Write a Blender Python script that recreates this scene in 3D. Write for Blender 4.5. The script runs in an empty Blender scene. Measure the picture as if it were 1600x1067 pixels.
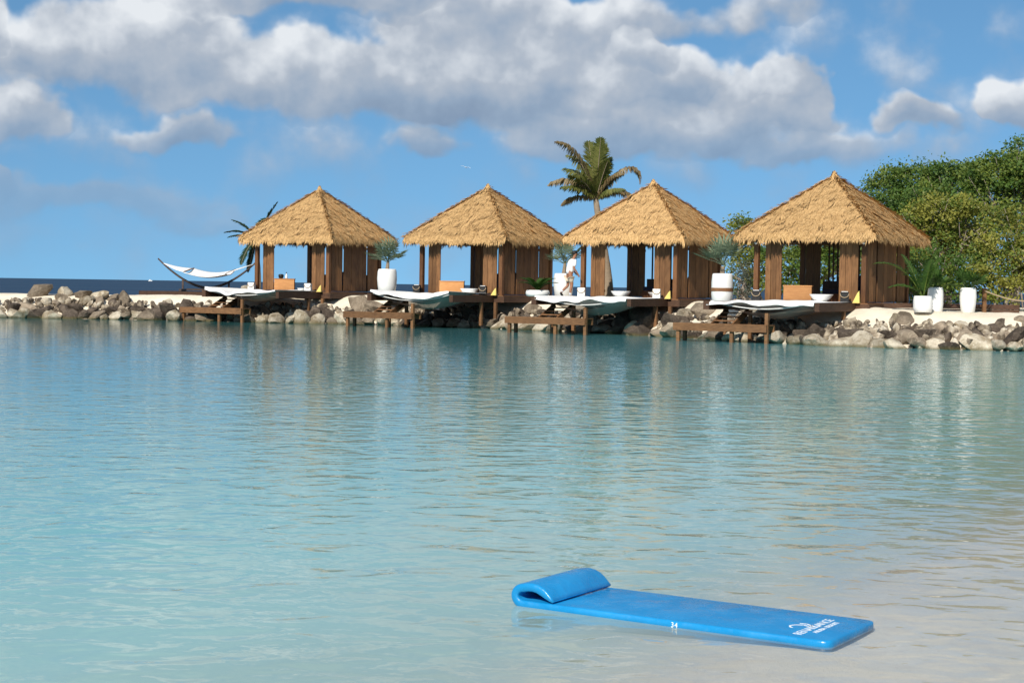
import bpy, bmesh, math, random
import numpy as np
from mathutils import Vector, Matrix, Euler

random.seed(7)
rng = np.random.default_rng(7)
sc = bpy.context.scene
col = sc.collection
R = math.radians

# ------------------------------------------------------------------ camera
F = 2600.0                       # focal length in photo pixels (1600 wide)
EYE = 1.7
cam_d = bpy.data.cameras.new('camera')
cam_d.sensor_width = 36.0
cam_d.lens = F / 1600.0 * 36.0
cam_d.clip_start = 0.1
cam_d.clip_end = 80000.0
cam = bpy.data.objects.new('camera', cam_d)
col.objects.link(cam)
cam.location = (0, 0, EYE)
cam.rotation_euler = (R(90) - math.atan(87.0 / F), -0.0155, 0)
sc.camera = cam
CR = cam.rotation_euler.to_matrix()

# ------------------------------------------------------------------ sun
SUN_EL, SUN_AZ = R(36), R(22)    # behind the camera, to the left
sdir = Vector((-math.sin(SUN_AZ) * math.cos(SUN_EL), -math.cos(SUN_AZ) * math.cos(SUN_EL), math.sin(SUN_EL)))
sun_d = bpy.data.lights.new('sun', 'SUN')
sun_d.energy = 4.4
sun_d.angle = R(0.55)
sun_d.color = (1.0, 0.93, 0.82)
sun = bpy.data.objects.new('sun', sun_d)
sun.rotation_euler = sdir.to_track_quat('Z', 'Y').to_euler()
col.objects.link(sun)

# ------------------------------------------------------------------ view / engine
sc.render.engine = 'CYCLES'
sc.view_settings.view_transform = 'Standard'
sc.view_settings.look = 'None'
sc.view_settings.exposure = 0.28
sc.view_settings.gamma = 1.0
sc.cycles.use_denoising = True
sc.cycles.max_bounces = 6
sc.cycles.transparent_max_bounces = 12
sc.cycles.sample_clamp_indirect = 4.0
sc.cycles.caustics_reflective = False
sc.cycles.caustics_refractive = False


# ------------------------------------------------------------------ node helpers
class NT:
    def __init__(self, tree):
        self.t = tree; self.n = tree.nodes; self.l = tree.links
    def add(self, typ, **kw):
        nd = self.n.new(typ)
        for k, v in kw.items():
            setattr(nd, k, v)
        return nd
    def put(self, sock, v):
        if v is None:
            return
        if isinstance(v, bpy.types.NodeSocket):
            self.l.new(v, sock)
        else:
            if hasattr(sock.default_value, '__len__') and not hasattr(v, '__len__'):
                v = [v] * len(sock.default_value)
            if hasattr(v, '__len__') and len(v) == 3 and len(sock.default_value) == 4:
                v = list(v) + [1.0]
            sock.default_value = v
    def math(self, op, a, b=None, c=None, clamp=False):
        nd = self.add('ShaderNodeMath', operation=op, use_clamp=clamp)
        self.put(nd.inputs[0], a); self.put(nd.inputs[1], b)
        if c is not None:
            self.put(nd.inputs[2], c)
        return nd.outputs[0]
    def vmath(self, op, a, b=None, out=0):
        nd = self.add('ShaderNodeVectorMath', operation=op)
        self.put(nd.inputs[0], a)
        if b is not None:
            self.put(nd.inputs[1], b)
        return nd.outputs[out]
    def mix(self, f, a, b, blend='MIX'):
        nd = self.add('ShaderNodeMix', data_type='RGBA', blend_type=blend)
        self.put(nd.inputs[0], f); self.put(nd.inputs[6], a); self.put(nd.inputs[7], b)
        return nd.outputs[2]
    def noise(self, vec, scale, detail=3.0, rough=0.55, dist=0.0, out=0):
        nd = self.add('ShaderNodeTexNoise')
        self.put(nd.inputs['Vector'], vec)
        nd.inputs['Scale'].default_value = scale
        nd.inputs['Detail'].default_value = detail
        nd.inputs['Roughness'].default_value = rough
        nd.inputs['Distortion'].default_value = dist
        return nd.outputs[out]
    def ramp(self, fac, stops, interp='LINEAR'):
        nd = self.add('ShaderNodeValToRGB')
        cr = nd.color_ramp
        cr.interpolation = interp
        while len(cr.elements) < len(stops):
            cr.elements.new(0.5)
        for e, (p, c) in zip(cr.elements, stops):
            e.position = p
            e.color = (c, c, c, 1) if not hasattr(c, '__len__') else tuple(c) + (1,)
        self.put(nd.inputs[0], fac)
        return nd.outputs[0]
    def smooth(self, x, lo, hi):
        nd = self.add('ShaderNodeMapRange', interpolation_type='SMOOTHSTEP')
        self.put(nd.inputs[0], x)
        nd.inputs[1].default_value = lo; nd.inputs[2].default_value = hi
        return nd.outputs[0]


# ------------------------------------------------------------------ world: Nishita sky with cumulus
world = bpy.data.worlds.new('World')
sc.world = world
world.use_nodes = True
W = NT(world.node_tree)
W.n.clear()


def px2sky(px, py):
    hy = 446.4 + 0.0155 * (px - 800)
    return (px - 800) / F, (hy - py) / F


# cloud masses seen in the sky: photo position, half widths, strength
CLOUDS = [
    (250, 70, 210, 100, 1.0), (430, 120, 260, 90, 1.0), (620, 130, 260, 95, 1.0), (800, 50, 240, 75, 1.0),
    (850, 140, 220, 90, 0.95), (1040, 130, 170, 75, 1.0), (1200, 165, 75, 90, 1.05), (1090, 205, 230, 52, 0.9),
    (930, 225, 190, 52, 0.75), (60, 100, 150, 75, 0.75), (5, 60, 60, 60, 1.0), (20, 195, 90, 55, 0.8),
    (290, 213, 110, 34, 0.72), (650, 232, 110, 34, 0.66), (1220, 246, 110, 30, 0.72), (1400, 200, 85, 36, 0.78),
    (1590, 165, 85, 60, 1.05), (5, 290, 55, 40, 1.0), (150, 305, 210, 42, 0.62), (1060, 25, 260, 40, 0.55),
    (320, 330, 120, 25, 0.45), (1330, 245, 160, 40, 0.45), (470, -30, 360, 60, 1.0), (1010, 75, 60, 35, 0.9),
]
tc = W.add('ShaderNodeTexCoord')
sp = W.add('ShaderNodeSeparateXYZ'); W.put(sp.inputs[0], tc.outputs['Generated'])
azn = W.math('ARCTAN2', sp.outputs[0], sp.outputs[1])
eln = W.math('ARCSINE', sp.outputs[2])
cq = W.add('ShaderNodeCombineXYZ')
W.put(cq.inputs[0], azn); W.put(cq.inputs[1], eln)
q = cq.outputs[0]
# warp for billowing outlines
w1 = W.vmath('SUBTRACT', W.noise(q, 15, 4, 0.55, out=1), (0.5, 0.5, 0.5))
qw = W.vmath('ADD', q, W.vmath('MULTIPLY', w1, (0.11, 0.060, 0.0)))
acc = None; tops = None; wsum = None
for (px, py, rx, ry, wt) in CLOUDS:
    az, el = px2sky(px, py)
    mp = W.add('ShaderNodeMapping', vector_type='POINT')
    mp.inputs['Location'].default_value = (-az * F / rx, -el * F / ry, 0)
    mp.inputs['Scale'].default_value = (F / rx, F / ry, 0)
    W.put(mp.inputs['Vector'], qw)
    dd = W.vmath('DOT_PRODUCT', mp.outputs[0], mp.outputs[0], out=1)
    b = W.math('MULTIPLY', W.math('SUBTRACT', 1.0, dd, clamp=True), wt)
    acc = b if acc is None else W.math('SMOOTH_MAX', acc, b, 0.3)
    hgt = W.vmath('DOT_PRODUCT', mp.outputs[0], (-0.25, 1.0, 0), out=1)
    tops = W.math('MULTIPLY', hgt, b) if tops is None else W.math('MULTIPLY_ADD', hgt, b, tops)
    wsum = b if wsum is None else W.math('ADD', wsum, b)
# the same kind of broken cumulus over the rest of the sky
offx = W.smooth(W.math('ABSOLUTE', azn), 0.33, 0.46)
offy = W.smooth(eln, 0.185, 0.26)
off = W.math('MAXIMUM', offx, offy)
low = W.noise(q, 5.5, 2, 0.5)
lowm = W.math('MULTIPLY', W.smooth(low, 0.46, 0.66), off)
lowm = W.math('MULTIPLY', lowm, W.smooth(eln, 0.02, 0.10))
acc = W.math('MAXIMUM', acc, lowm)
n1 = W.noise(q, 21, 6, 0.48)
n1b = W.noise(W.vmath('ADD', q, (-0.006, 0.016, 0)), 21, 4, 0.5)
nn = W.math('MULTIPLY', W.math('SUBTRACT', n1, 0.5), 1.0)
d0 = W.math('MULTIPLY_ADD', nn, W.smooth(acc, 0.0, 0.25), acc)
sky = W.add('ShaderNodeTexSky', sky_type='NISHITA')
sky.sun_disc = False
sky.sun_elevation = SUN_EL
sky.sun_rotation = math.pi + SUN_AZ
sky.altitude = 0
sky.air_density = 1.0
sky.dust_density = 0.2
sky.ozone_density = 2.5
# clear trade-wind air: the blue reaches down to the horizon
cl_ = W.add('ShaderNodeCombineXYZ')
W.put(cl_.inputs[0], sp.outputs[0]); W.put(cl_.inputs[1], sp.outputs[1])
W.put(cl_.inputs[2], W.math('MULTIPLY_ADD', W.math('MAXIMUM', sp.outputs[2], 0.0), 1.0, 0.20))
W.put(sky.inputs['Vector'], W.vmath('NORMALIZE', cl_.outputs[0]))
SKY_K = 0.10
skyc = W.vmath('MULTIPLY', sky.outputs[0], (SKY_K * 0.70, SKY_K * 0.98, SKY_K * 1.03))
cover = W.smooth(d0, 0.13, 0.50)
lit = W.math('MULTIPLY', W.math('DIVIDE', tops, W.math('ADD', wsum, 0.2)), 0.55)
lit = W.math('ADD', lit, W.math('MULTIPLY', W.math('SUBTRACT', n1, n1b), 1.25))
lit = W.math('ADD', lit, W.math('MULTIPLY', W.math('SUBTRACT', low, 0.5), 0.5))
lit = W.math('MULTIPLY', W.math('ADD', lit, 0.55), W.math('MULTIPLY_ADD', W.smooth(sp.outputs[2], 0.04, 0.115), 0.5, 0.5))
litc = W.ramp(lit, [(0.0, (0.18, 0.24, 0.34)), (0.30, (0.25, 0.32, 0.42)), (0.58, (0.38, 0.42, 0.48)), (0.90, (0.70, 0.72, 0.74))])
# low clouds fade into the blue of the air
fade = W.smooth(sp.outputs[2], 0.03, 0.11)
cover = W.math('MULTIPLY', cover, W.math('ADD', W.math('MULTIPLY', fade, 0.50), 0.42))
final = W.mix(cover, skyc, litc)
# below the horizon line
bgn = W.add('ShaderNodeBackground')
W.put(bgn.inputs[0], final); bgn.inputs[1].default_value = 1.0
world.cycles.sampling_method = 'MANUAL'
world.cycles.sample_map_resolution = 256
wo = W.add('ShaderNodeOutputWorld')
W.l.new(bgn.outputs[0], wo.inputs[0])


# ------------------------------------------------------------------ pixel helpers (photo pixel -> point of the place)
def ray(px, py):
    return CR @ Vector(((px - 800) / F, -(py - 533.5) / F, -1))
def P(px, py, Y):
    d = ray(px, py); t = Y / d.y
    return Vector((d.x * t, Y, EYE + d.z * t))
def GP(px, py, z=0.0):
    d = ray(px, py); t = (z - EYE) / d.z
    return Vector((d.x * t, d.y * t, z))


# ------------------------------------------------------------------ material helpers
def new_mat(name):
    m = bpy.data.materials.new(name)
    m.use_nodes = True
    t = NT(m.node_tree)
    t.n.clear()
    out = t.add('ShaderNodeOutputMaterial')
    return m, t, out


def principled(t, out, base, rough=0.6, bump=None, bump_d=0.01, spec=0.4, bump_s=1.0):
    p = t.add('ShaderNodeBsdfPrincipled')
    t.put(p.inputs['Base Color'], base)
    t.put(p.inputs['Roughness'], rough)
    p.inputs['Specular IOR Level'].default_value = spec
    if bump is not None:
        b = t.add('ShaderNodeBump')
        b.inputs['Distance'].default_value = bump_d
        b.inputs['Strength'].default_value = bump_s
        t.put(b.inputs['Height'], bump)
        t.l.new(b.outputs[0], p.inputs['Normal'])
    t.l.new(p.outputs[0], out.inputs[0])
    return p


def pos(t):
    return t.add('ShaderNodeNewGeometry').outputs['Position']


def objc(t):
    return t.add('ShaderNodeTexCoord').outputs['Object']


def rnd(t):
    return t.add('ShaderNodeObjectInfo').outputs['Random']


def mat_wood(name, c1, c2, stretch=(14, 14, 1.2), rough=0.62, world=True):
    m, t, out = new_mat(name)
    v = pos(t) if world else objc(t)
    g = t.noise(t.vmath('MULTIPLY', v, stretch), 2.2, 5, 0.62, 0.6)
    big = t.noise(v, 1.7, 3)
    f = t.math('ADD', t.math('MULTIPLY', g, 0.75), t.math('MULTIPLY', big, 0.35))
    base = t.mix(t.smooth(f, 0.3, 0.8), c1, c2)
    r = t.math('ADD', t.math('MULTIPLY', rnd(t), 0.5), 0.75)
    base = t.mix(1.0, base, r, 'MULTIPLY')
    principled(t, out, base, rough, g, 0.006, 0.25)
    return m


def mat_plain(name, c, rough=0.6, var=0.15, scale=6.0, bump_d=0.0, spec=0.4):
    m, t, out = new_mat(name)
    v = pos(t)
    n = t.noise(v, scale, 4)
    k = t.math('ADD', t.math('MULTIPLY', n, 2 * var), 1 - var)
    base = t.mix(1.0, c, k, 'MULTIPLY')
    principled(t, out, base, rough, n if bump_d else None, bump_d, spec)
    return m


def mat_leaf(name, c1, c2, scale=1.4, trans=0.35, rough=0.5):
    m, t, out = new_mat(name)
    v = pos(t)
    a = t.noise(v, scale, 2)
    b = t.noise(v, scale * 9, 2)
    f = t.smooth(t.math('ADD', t.math('MULTIPLY', a, 0.6), t.math('MULTIPLY', b, 0.4)), 0.36, 0.64)
    base = t.mix(f, c1, c2)
    p = t.add('ShaderNodeBsdfPrincipled')
    t.put(p.inputs['Base Color'], base)
    p.inputs['Roughness'].default_value = rough
    p.inputs['Specular IOR Level'].default_value = 0.3
    tr = t.add('ShaderNodeBsdfTranslucent')
    t.put(tr.inputs[0], t.mix(1.0, base, (1.1, 1.2, 0.6), 'MULTIPLY'))
    mx = t.add('ShaderNodeMixShader'); mx.inputs[0].default_value = trans
    t.l.new(p.outputs[0], mx.inputs[1]); t.l.new(tr.outputs[0], mx.inputs[2])
    t.l.new(mx.outputs[0], out.inputs[0])
    return m


def mat_thatch(name, c1, c2, c3):
    m, t, out = new_mat(name)
    v = pos(t)
    a = t.noise(v, 2.2, 4, 0.6)
    b = t.noise(t.vmath('MULTIPLY', v, (30, 30, 12)), 1.0, 2)
    base = t.mix(t.smooth(b, 0.3, 0.7), c1, c2)
    base = t.mix(t.math('MULTIPLY', t.smooth(a, 0.5, 0.75), 0.6), base, c3)
    base = t.mix(1.0, base, t.math('MULTIPLY_ADD', rnd(t), 0.16, 0.90), 'MULTIPLY')
    principled(t, out, base, 0.8, b, 0.01, 0.15)
    return m


M = {}
M['post'] = mat_wood('post_wood', (0.085, 0.036, 0.016), (0.19, 0.088, 0.036))
M['plank'] = mat_wood('plank_wood', (0.10, 0.046, 0.019), (0.245, 0.122, 0.050))
M['dark'] = mat_wood('dark_wood', (0.040, 0.021, 0.014), (0.10, 0.052, 0.030), (3, 3, 9))
M['deck'] = mat_wood('deck_wood', (0.14, 0.065, 0.03), (0.27, 0.135, 0.062), (3, 3, 9))
M['ledge'] = mat_wood('ledge_wood', (0.10, 0.050, 0.023), (0.235, 0.120, 0.054), (2.5, 2.5, 12))
M['chest'] = mat_wood('chest_wood', (0.40, 0.18, 0.065), (0.55, 0.27, 0.10), (2, 2, 16))
M['arc'] = mat_wood('arc_wood', (0.035, 0.026, 0.026), (0.085, 0.06, 0.05), (4, 4, 4))
M['thatch'] = mat_thatch('thatch_straw', (0.43, 0.260, 0.106), (0.67, 0.44, 0.21), (0.40, 0.240, 0.098))
M['thatch_tip'] = mat_thatch('thatch_ridge', (0.43, 0.255, 0.10), (0.66, 0.43, 0.20), (0.37, 0.215, 0.085))
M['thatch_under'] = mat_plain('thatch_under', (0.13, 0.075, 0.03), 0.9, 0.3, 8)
M['white'] = mat_plain('white_glaze', (0.80, 0.80, 0.78), 0.35, 0.03, 3)
M['canvas'] = mat_plain('white_canvas', (0.80, 0.79, 0.77), 0.85, 0.03, 4, 0.01)
M['rope'] = mat_plain('rope', (0.33, 0.25, 0.16), 0.9, 0.2, 30)
M['whiterope'] = mat_plain('white_rope', (0.7, 0.69, 0.66), 0.9, 0.1, 30)
M['navy'] = mat_plain('navy_cushion', (0.012, 0.016, 0.035), 0.8, 0.2, 6)
M['black'] = mat_plain('black_metal', (0.012, 0.011, 0.011), 0.45, 0.2, 8)
M['yellow'] = mat_plain('yellow_cloth', (0.72, 0.56, 0.16), 0.7, 0.08, 8)
M['soil'] = mat_plain('potting_soil', (0.05, 0.035, 0.022), 0.95, 0.3, 20)
M['steel'] = mat_plain('painted_steel', (0.45, 0.46, 0.47), 0.4, 0.1, 8)
M['bark'] = mat_plain('bark', (0.24, 0.20, 0.165), 0.9, 0.35, 9, 0.02)
M['palmtrunk'] = mat_plain('palm_trunk', (0.26, 0.20, 0.14), 0.9, 0.3, 10, 0.02)
M['leaf_dark'] = mat_leaf('leaf_dark', (0.036, 0.082, 0.014), (0.12, 0.20, 0.042))
M['leaf_mid'] = mat_leaf('leaf_mid', (0.065, 0.11, 0.016), (0.20, 0.25, 0.048))
M['leaf_yellow'] = mat_leaf('leaf_yellow', (0.12, 0.135, 0.022), (0.33, 0.315, 0.065))
M['leaf_grey'] = mat_leaf('leaf_grey', (0.05, 0.07, 0.06), (0.13, 0.15, 0.125))
M['palm_green'] = mat_leaf('palm_green', (0.085, 0.105, 0.024), (0.21, 0.21, 0.060), 2.0)
M['palm_brown'] = mat_leaf('palm_brown', (0.13, 0.090, 0.040), (0.27, 0.20, 0.10), 2.0, 0.25)
M['palm_dark'] = mat_leaf('palm_dark', (0.018, 0.045, 0.022), (0.045, 0.085, 0.040), 2.0)  # young palm's dark green; also paints shade into the coconut palm's shaded fronds
M['fan_grey'] = mat_leaf('fan_grey', (0.10, 0.145, 0.095), (0.22, 0.27, 0.18), 2.0, 0.25)
M['cycad'] = mat_leaf('cycad', (0.03, 0.075, 0.012), (0.08, 0.15, 0.03), 2.0)
M['skin'] = mat_plain('skin', (0.30, 0.135, 0.075), 0.55, 0.06, 8)
M['hair'] = mat_plain('hair', (0.012, 0.010, 0.009), 0.6, 0.1, 20)
M['shirt'] = mat_plain('shirt_cloth', (0.78, 0.78, 0.78), 0.9, 0.05, 8)
M['shorts'] = mat_plain('shorts_cloth', (0.60, 0.50, 0.38), 0.9, 0.06, 8)
M['sock'] = mat_plain('sock', (0.55, 0.55, 0.57), 0.9, 0.05, 8)
M['glass'] = mat_plain('lamp_globe', (0.8, 0.8, 0.78), 0.25, 0.02, 3)


def mat_rock(name, c1, c2, c3):
    m, t, out = new_mat(name)
    v = pos(t)
    a = t.noise(v, 2.4, 5, 0.6)
    b = t.noise(v, 11, 5, 0.65)
    base = t.mix(t.smooth(a, 0.35, 0.68), c1, c2)
    base = t.mix(t.math('MULTIPLY', t.smooth(b, 0.52, 0.70), 0.55), base, c3)
    r = t.math('ADD', t.math('MULTIPLY', rnd(t), 0.6), 0.7)
    base = t.mix(1.0, base, r, 'MULTIPLY')
    # wet dark band with weed where the tide reaches
    z = t.add('ShaderNodeSeparateXYZ'); t.put(z.inputs[0], v)
    wet = t.math('SUBTRACT', 1.0, t.smooth(t.math('ADD', z.outputs[2], t.math('MULTIPLY', a, 0.12)), 0.07, 0.20))
    base = t.mix(t.math('MULTIPLY', wet, 0.75), base, (0.10, 0.085, 0.035))
    principled(t, out, base, 0.9, t.math('ADD', b, t.math('MULTIPLY', a, 0.5)), 0.07, 0.15)
    return m


M['rock_dark'] = mat_rock('rock_dark', (0.060, 0.046, 0.036), (0.125, 0.098, 0.076), (0.21, 0.17, 0.13))
M['rock_tan'] = mat_rock('rock_tan', (0.16, 0.125, 0.09), (0.31, 0.25, 0.185), (0.45, 0.38, 0.29))
M['rock_pale'] = mat_rock('rock_pale', (0.24, 0.19, 0.125), (0.52, 0.46, 0.36), (0.66, 0.61, 0.51))


def mat_rockmix():
    m, t, out = new_mat('rock_mix')
    v = pos(t)
    a = t.noise(v, 1.6, 3, 0.6); b = t.noise(v, 9, 5, 0.65)
    base = t.ramp(a, [(0.36, (0.07, 0.055, 0.042)), (0.47, (0.17, 0.135, 0.10)), (0.56, (0.36, 0.30, 0.22)), (0.66, (0.58, 0.52, 0.42))])
    base = t.mix(1.0, base, t.math('MULTIPLY_ADD', b, 0.7, 0.65), 'MULTIPLY')
    principled(t, out, base, 0.9, b, 0.04, 0.15)
    return m


M['rock_mix'] = mat_rockmix()


# ------------------------------------------------------------------ mesh helpers
class MB:
    def __init__(self):
        self.v = []; self.f = []
    def add(self, verts, faces):
        o = len(self.v)
        self.v.extend([tuple(p) for p in verts])
        self.f.extend([tuple(i + o for i in f) for f in faces])
        return self
    def box(self, c, s, rz=0.0, mat=None):
        hx, hy, hz = s[0] / 2, s[1] / 2, s[2] / 2
        vs = [Vector((x, y, z)) for x in (-hx, hx) for y in (-hy, hy) for z in (-hz, hz)]
        if mat is not None:
            vs = [mat @ p for p in vs]
        elif rz:
            m = Matrix.Rotation(rz, 3, 'Z'); vs = [m @ p for p in vs]
        vs = [p + Vector(c) for p in vs]
        return self.add(vs, [(0, 1, 3, 2), (4, 6, 7, 5), (0, 4, 5, 1), (2, 3, 7, 6), (0, 2, 6, 4), (1, 5, 7, 3)])
    def beam(self, a, b, w, h, up=(0, 0, 1)):
        a = Vector(a); b = Vector(b); d = b - a; L = d.length; d.normalize()
        upv = Vector(up); s = d.cross(upv)
        if s.length < 1e-4:
            s = d.cross(Vector((0, 1, 0)))
        s.normalize(); u = s.cross(d).normalized()
        m = Matrix((d, s, u)).transposed()
        return self.box((a + b) / 2, (L, w, h), mat=m)
    def tube(self, pts, rad, n=8, cap=True):
        pts = [Vector(p) for p in pts]
        if not hasattr(rad, '__len__'):
            rad = [rad] * len(pts)
        rings = []
        ref = None
        for i, p in enumerate(pts):
            d = (pts[min(i + 1, len(pts) - 1)] - pts[max(i - 1, 0)]).normalized()
            if ref is None:
                ref = Vector((0, 0, 1)) if abs(d.z) < 0.9 else Vector((1, 0, 0))
            s = d.cross(ref)
            if s.length < 1e-4:
                s = d.cross(Vector((1, 0.3, 0)))
            s.normalize(); u = s.cross(d).normalized(); ref = u
            rings.append([p + (s * math.cos(2 * math.pi * k / n) + u * math.sin(2 * math.pi * k / n)) * rad[i] for k in range(n)])
        vs = [v for r in rings for v in r]
        fs = []
        for i in range(len(pts) - 1):
            for k in range(n):
                a = i * n + k; b = i * n + (k + 1) % n
                fs.append((a, b, b + n, a + n))
        if cap:
            fs.append(tuple(range(n - 1, -1, -1)))
            fs.append(tuple(range((len(pts) - 1) * n, len(pts) * n)))
        return self.add(vs, fs)
    def lathe(self, prof, n=24, c=(0, 0, 0)):
        vs = []; fs = []
        for (r, z) in prof:
            for k in range(n):
                a = 2 * math.pi * k / n
                vs.append((c[0] + r * math.cos(a), c[1] + r * math.sin(a), c[2] + z))
        for i in range(len(prof) - 1):
            for k in range(n):
                a = i * n + k; b = i * n + (k + 1) % n
                fs.append((a, b, b + n, a + n))
        fs.append(tuple(range(n - 1, -1, -1)))
        fs.append(tuple(range((len(prof) - 1) * n, len(prof) * n)))
        return self.add(vs, fs)
    def mesh(self, name, mat=None, smooth=False):
        me = bpy.data.meshes.new(name)
        me.from_pydata(self.v, [], self.f)
        me.update()
        if mat is not None:
            me.materials.append(mat)
        if smooth:
            me.polygons.foreach_set('use_smooth', [True] * len(me.polygons))
        return me
    def build(self, name, mat, parent=None, smooth=False, loc=None):
        return link(name, self.mesh(name, mat, smooth), parent, loc)


def np_mesh(name, verts, quads, mat, smooth=False, tris=False):
    verts = np.asarray(verts, dtype=np.float32); quads = np.asarray(quads, dtype=np.int32)
    k = quads.shape[1]
    me = bpy.data.meshes.new(name)
    me.vertices.add(len(verts)); me.vertices.foreach_set('co', verts.ravel())
    me.loops.add(quads.size); me.loops.foreach_set('vertex_index', quads.ravel())
    me.polygons.add(len(quads))
    me.polygons.foreach_set('loop_start', np.arange(0, quads.size, k, dtype=np.int32))
    if smooth:
        me.polygons.foreach_set('use_smooth', np.ones(len(quads), dtype=bool))
    me.update(calc_edges=True)
    me.validate()
    if mat is not None:
        me.materials.append(mat)
    return me


def link(name, data, parent=None, loc=None):
    o = bpy.data.objects.new(name, data)
    col.objects.link(o)
    if parent is not None:
        o.parent = parent
    if loc is not None:
        o.location = loc
    return o


def tag(o, label=None, cat=None, group=None, kind=None):
    if label: o['label'] = label
    if cat: o['category'] = cat
    if group: o['group'] = group
    if kind: o['kind'] = kind
    return o


def empty(name, loc, rz=0.0):
    o = link(name, None, None, loc)
    o.rotation_euler = (0, 0, rz)
    return o


def copy_tree(o, parent=None):
    c = o.copy(); col.objects.link(c); c.parent = parent
    for ch in list(o.children):
        copy_tree(ch, c)
    return c


# ------------------------------------------------------------------ the jetty line
WL = [(-1400, 74), (-500, 72.5), (0, 71), (200, 71), (330, 70.2), (480, 69.2), (600, 68.6), (700, 66.8), (800, 64.6), (900, 62.0),
      (1000, 59.2), (1100, 55.8), (1215, 52.8), (1300, 51.0), (1400, 50.0), (1500, 49.4), (1600, 49.0), (1900, 48), (2600, 46)]


def interp(tab, x):
    return float(np.interp(x, [a for a, _ in tab], [b for _, b in tab]))


BV = Vector((0.50, 0.866, 0))       # from the water edge inland


def wl(px):
    Y = interp(WL, px)
    return Vector(((px - 800) * Y / F, Y, 0))


WIDTH = [(-1400, 9), (0, 9), (500, 13), (1000, 14), (1250, 20), (1400, 34), (2600, 40)]
SANDZ = [(-1400, 0.95), (60, 1.0), (250, 1.08), (420, 1.15), (540, 1.24), (900, 1.24), (1200, 1.20), (1345, 1.14), (1450, 1.07), (2600, 1.06)]


def sand_z(px, b):
    top = interp(SANDZ, px); wdt = interp(WIDTH, px)
    if b < 2.2:
        return np.interp(b, [-3, 0, 1.2, 2.2], [-1.6, -0.35, 0.30, 0.66])
    if b < 3.8:
        k = (b - 2.2) / 1.6
        return 0.66 + (top - 0.66) * (1 - (1 - k) ** 2)
    if b < wdt - 3:
        return top
    return top + (-1.2 - top) * min(1, (b - wdt + 3) / 5)


m, t, out = new_mat('coral_sand')
v = pos(t)
a = t.noise(v, 1.2, 4); b = t.noise(v, 26, 4, 0.7)
base = t.mix(t.smooth(a, 0.35, 0.7), (0.80, 0.72, 0.58), (0.70, 0.61, 0.48))
base = t.mix(t.math('MULTIPLY', t.smooth(b, 0.55, 0.72), 0.3), base, (0.40, 0.33, 0.25))
principled(t, out, base, 0.95, t.math('ADD', a, t.math('MULTIPLY', b, 0.4)), 0.05, 0.1)
M['sand'] = m

pxs = np.concatenate([np.arange(-1400, -60, 60), np.arange(-60, 1700, 8), np.arange(1700, 2601, 60)])
bs = np.concatenate([np.arange(-3, 6, 0.3), np.arange(6, 16, 1.0), np.arange(16, 44, 3.0)])
vs = []
for px in pxs:
    w0 = wl(px)
    for bb in bs:
        p = w0 + BV * bb
        z = sand_z(px, bb)
        amp = 0.03 if bb > 2 else 0.12
        z += amp * (math.sin(p.x * 2.1 + p.y * 1.3) * 0.5 + math.sin(p.x * 5.3 - p.y * 3.1 + 1.0) * 0.3 + rng.normal() * 0.15)
        vs.append((p.x, p.y, z))
nb = len(bs)
quads = [(i * nb + j, (i + 1) * nb + j, (i + 1) * nb + j + 1, i * nb + j + 1) for i in range(len(pxs) - 1) for j in range(nb - 1)]
tag(link('beach', np_mesh('beach', vs, quads, M['sand'], True)), kind='structure')
jetty = empty('rock_wall', (0, 0, 0))
tag(jetty, 'rough wall of dark and pale boulders along the water below the huts', 'rock wall')

# ---- boulders of the revetment: each a piece of the jetty
def rock_mesh(seed, mat):
    r = np.random.default_rng(seed)
    import bmesh
    bm = bmesh.new()
    bmesh.ops.create_icosphere(bm, subdivisions=3, radius=1.0)
    planes = []
    for _ in range(15):
        n = r.normal(size=3); n /= np.linalg.norm(n); planes.append((n, r.uniform(0.48, 0.80)))
    for vtx in bm.verts:
        p = np.array(vtx.co)
        for n, d in planes:
            k = p @ n
            if k > d:
                p = p - n * (k - d) * 0.97
        p = p * (1.25 + 0.05 * math.sin(p[0] * 5 + seed) * math.sin(p[1] * 6 + p[2] * 4) + 0.018 * r.normal())
        vtx.co = p
    me = bpy.data.meshes.new('stone')
    bm.to_mesh(me); bm.free()
    me.materials.append(mat)
    me.polygons.foreach_set('use_smooth', [True] * len(me.polygons))
    me.set_sharp_from_angle(angle=0.45)
    return me


ROCKS = {k: [rock_mesh(10 * i + j, M[k]) for i in range(6)] for j, k in enumerate(('rock_dark', 'rock_tan', 'rock_pale'))}


def stone(px, bb, z, size, kind, sq=0.7):
    p = wl(px) + BV * bb
    o = link('stone', random.choice(ROCKS[kind]), jetty, (p.x, p.y, z))
    o.rotation_euler = (random.uniform(-0.8, 0.8), random.uniform(-0.8, 0.8), random.uniform(0, 6.28))
    o.scale = (size * random.uniform(0.85, 1.25), size * random.uniform(0.75, 1.0), size * sq * random.uniform(0.8, 1.15))
    return o


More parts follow.
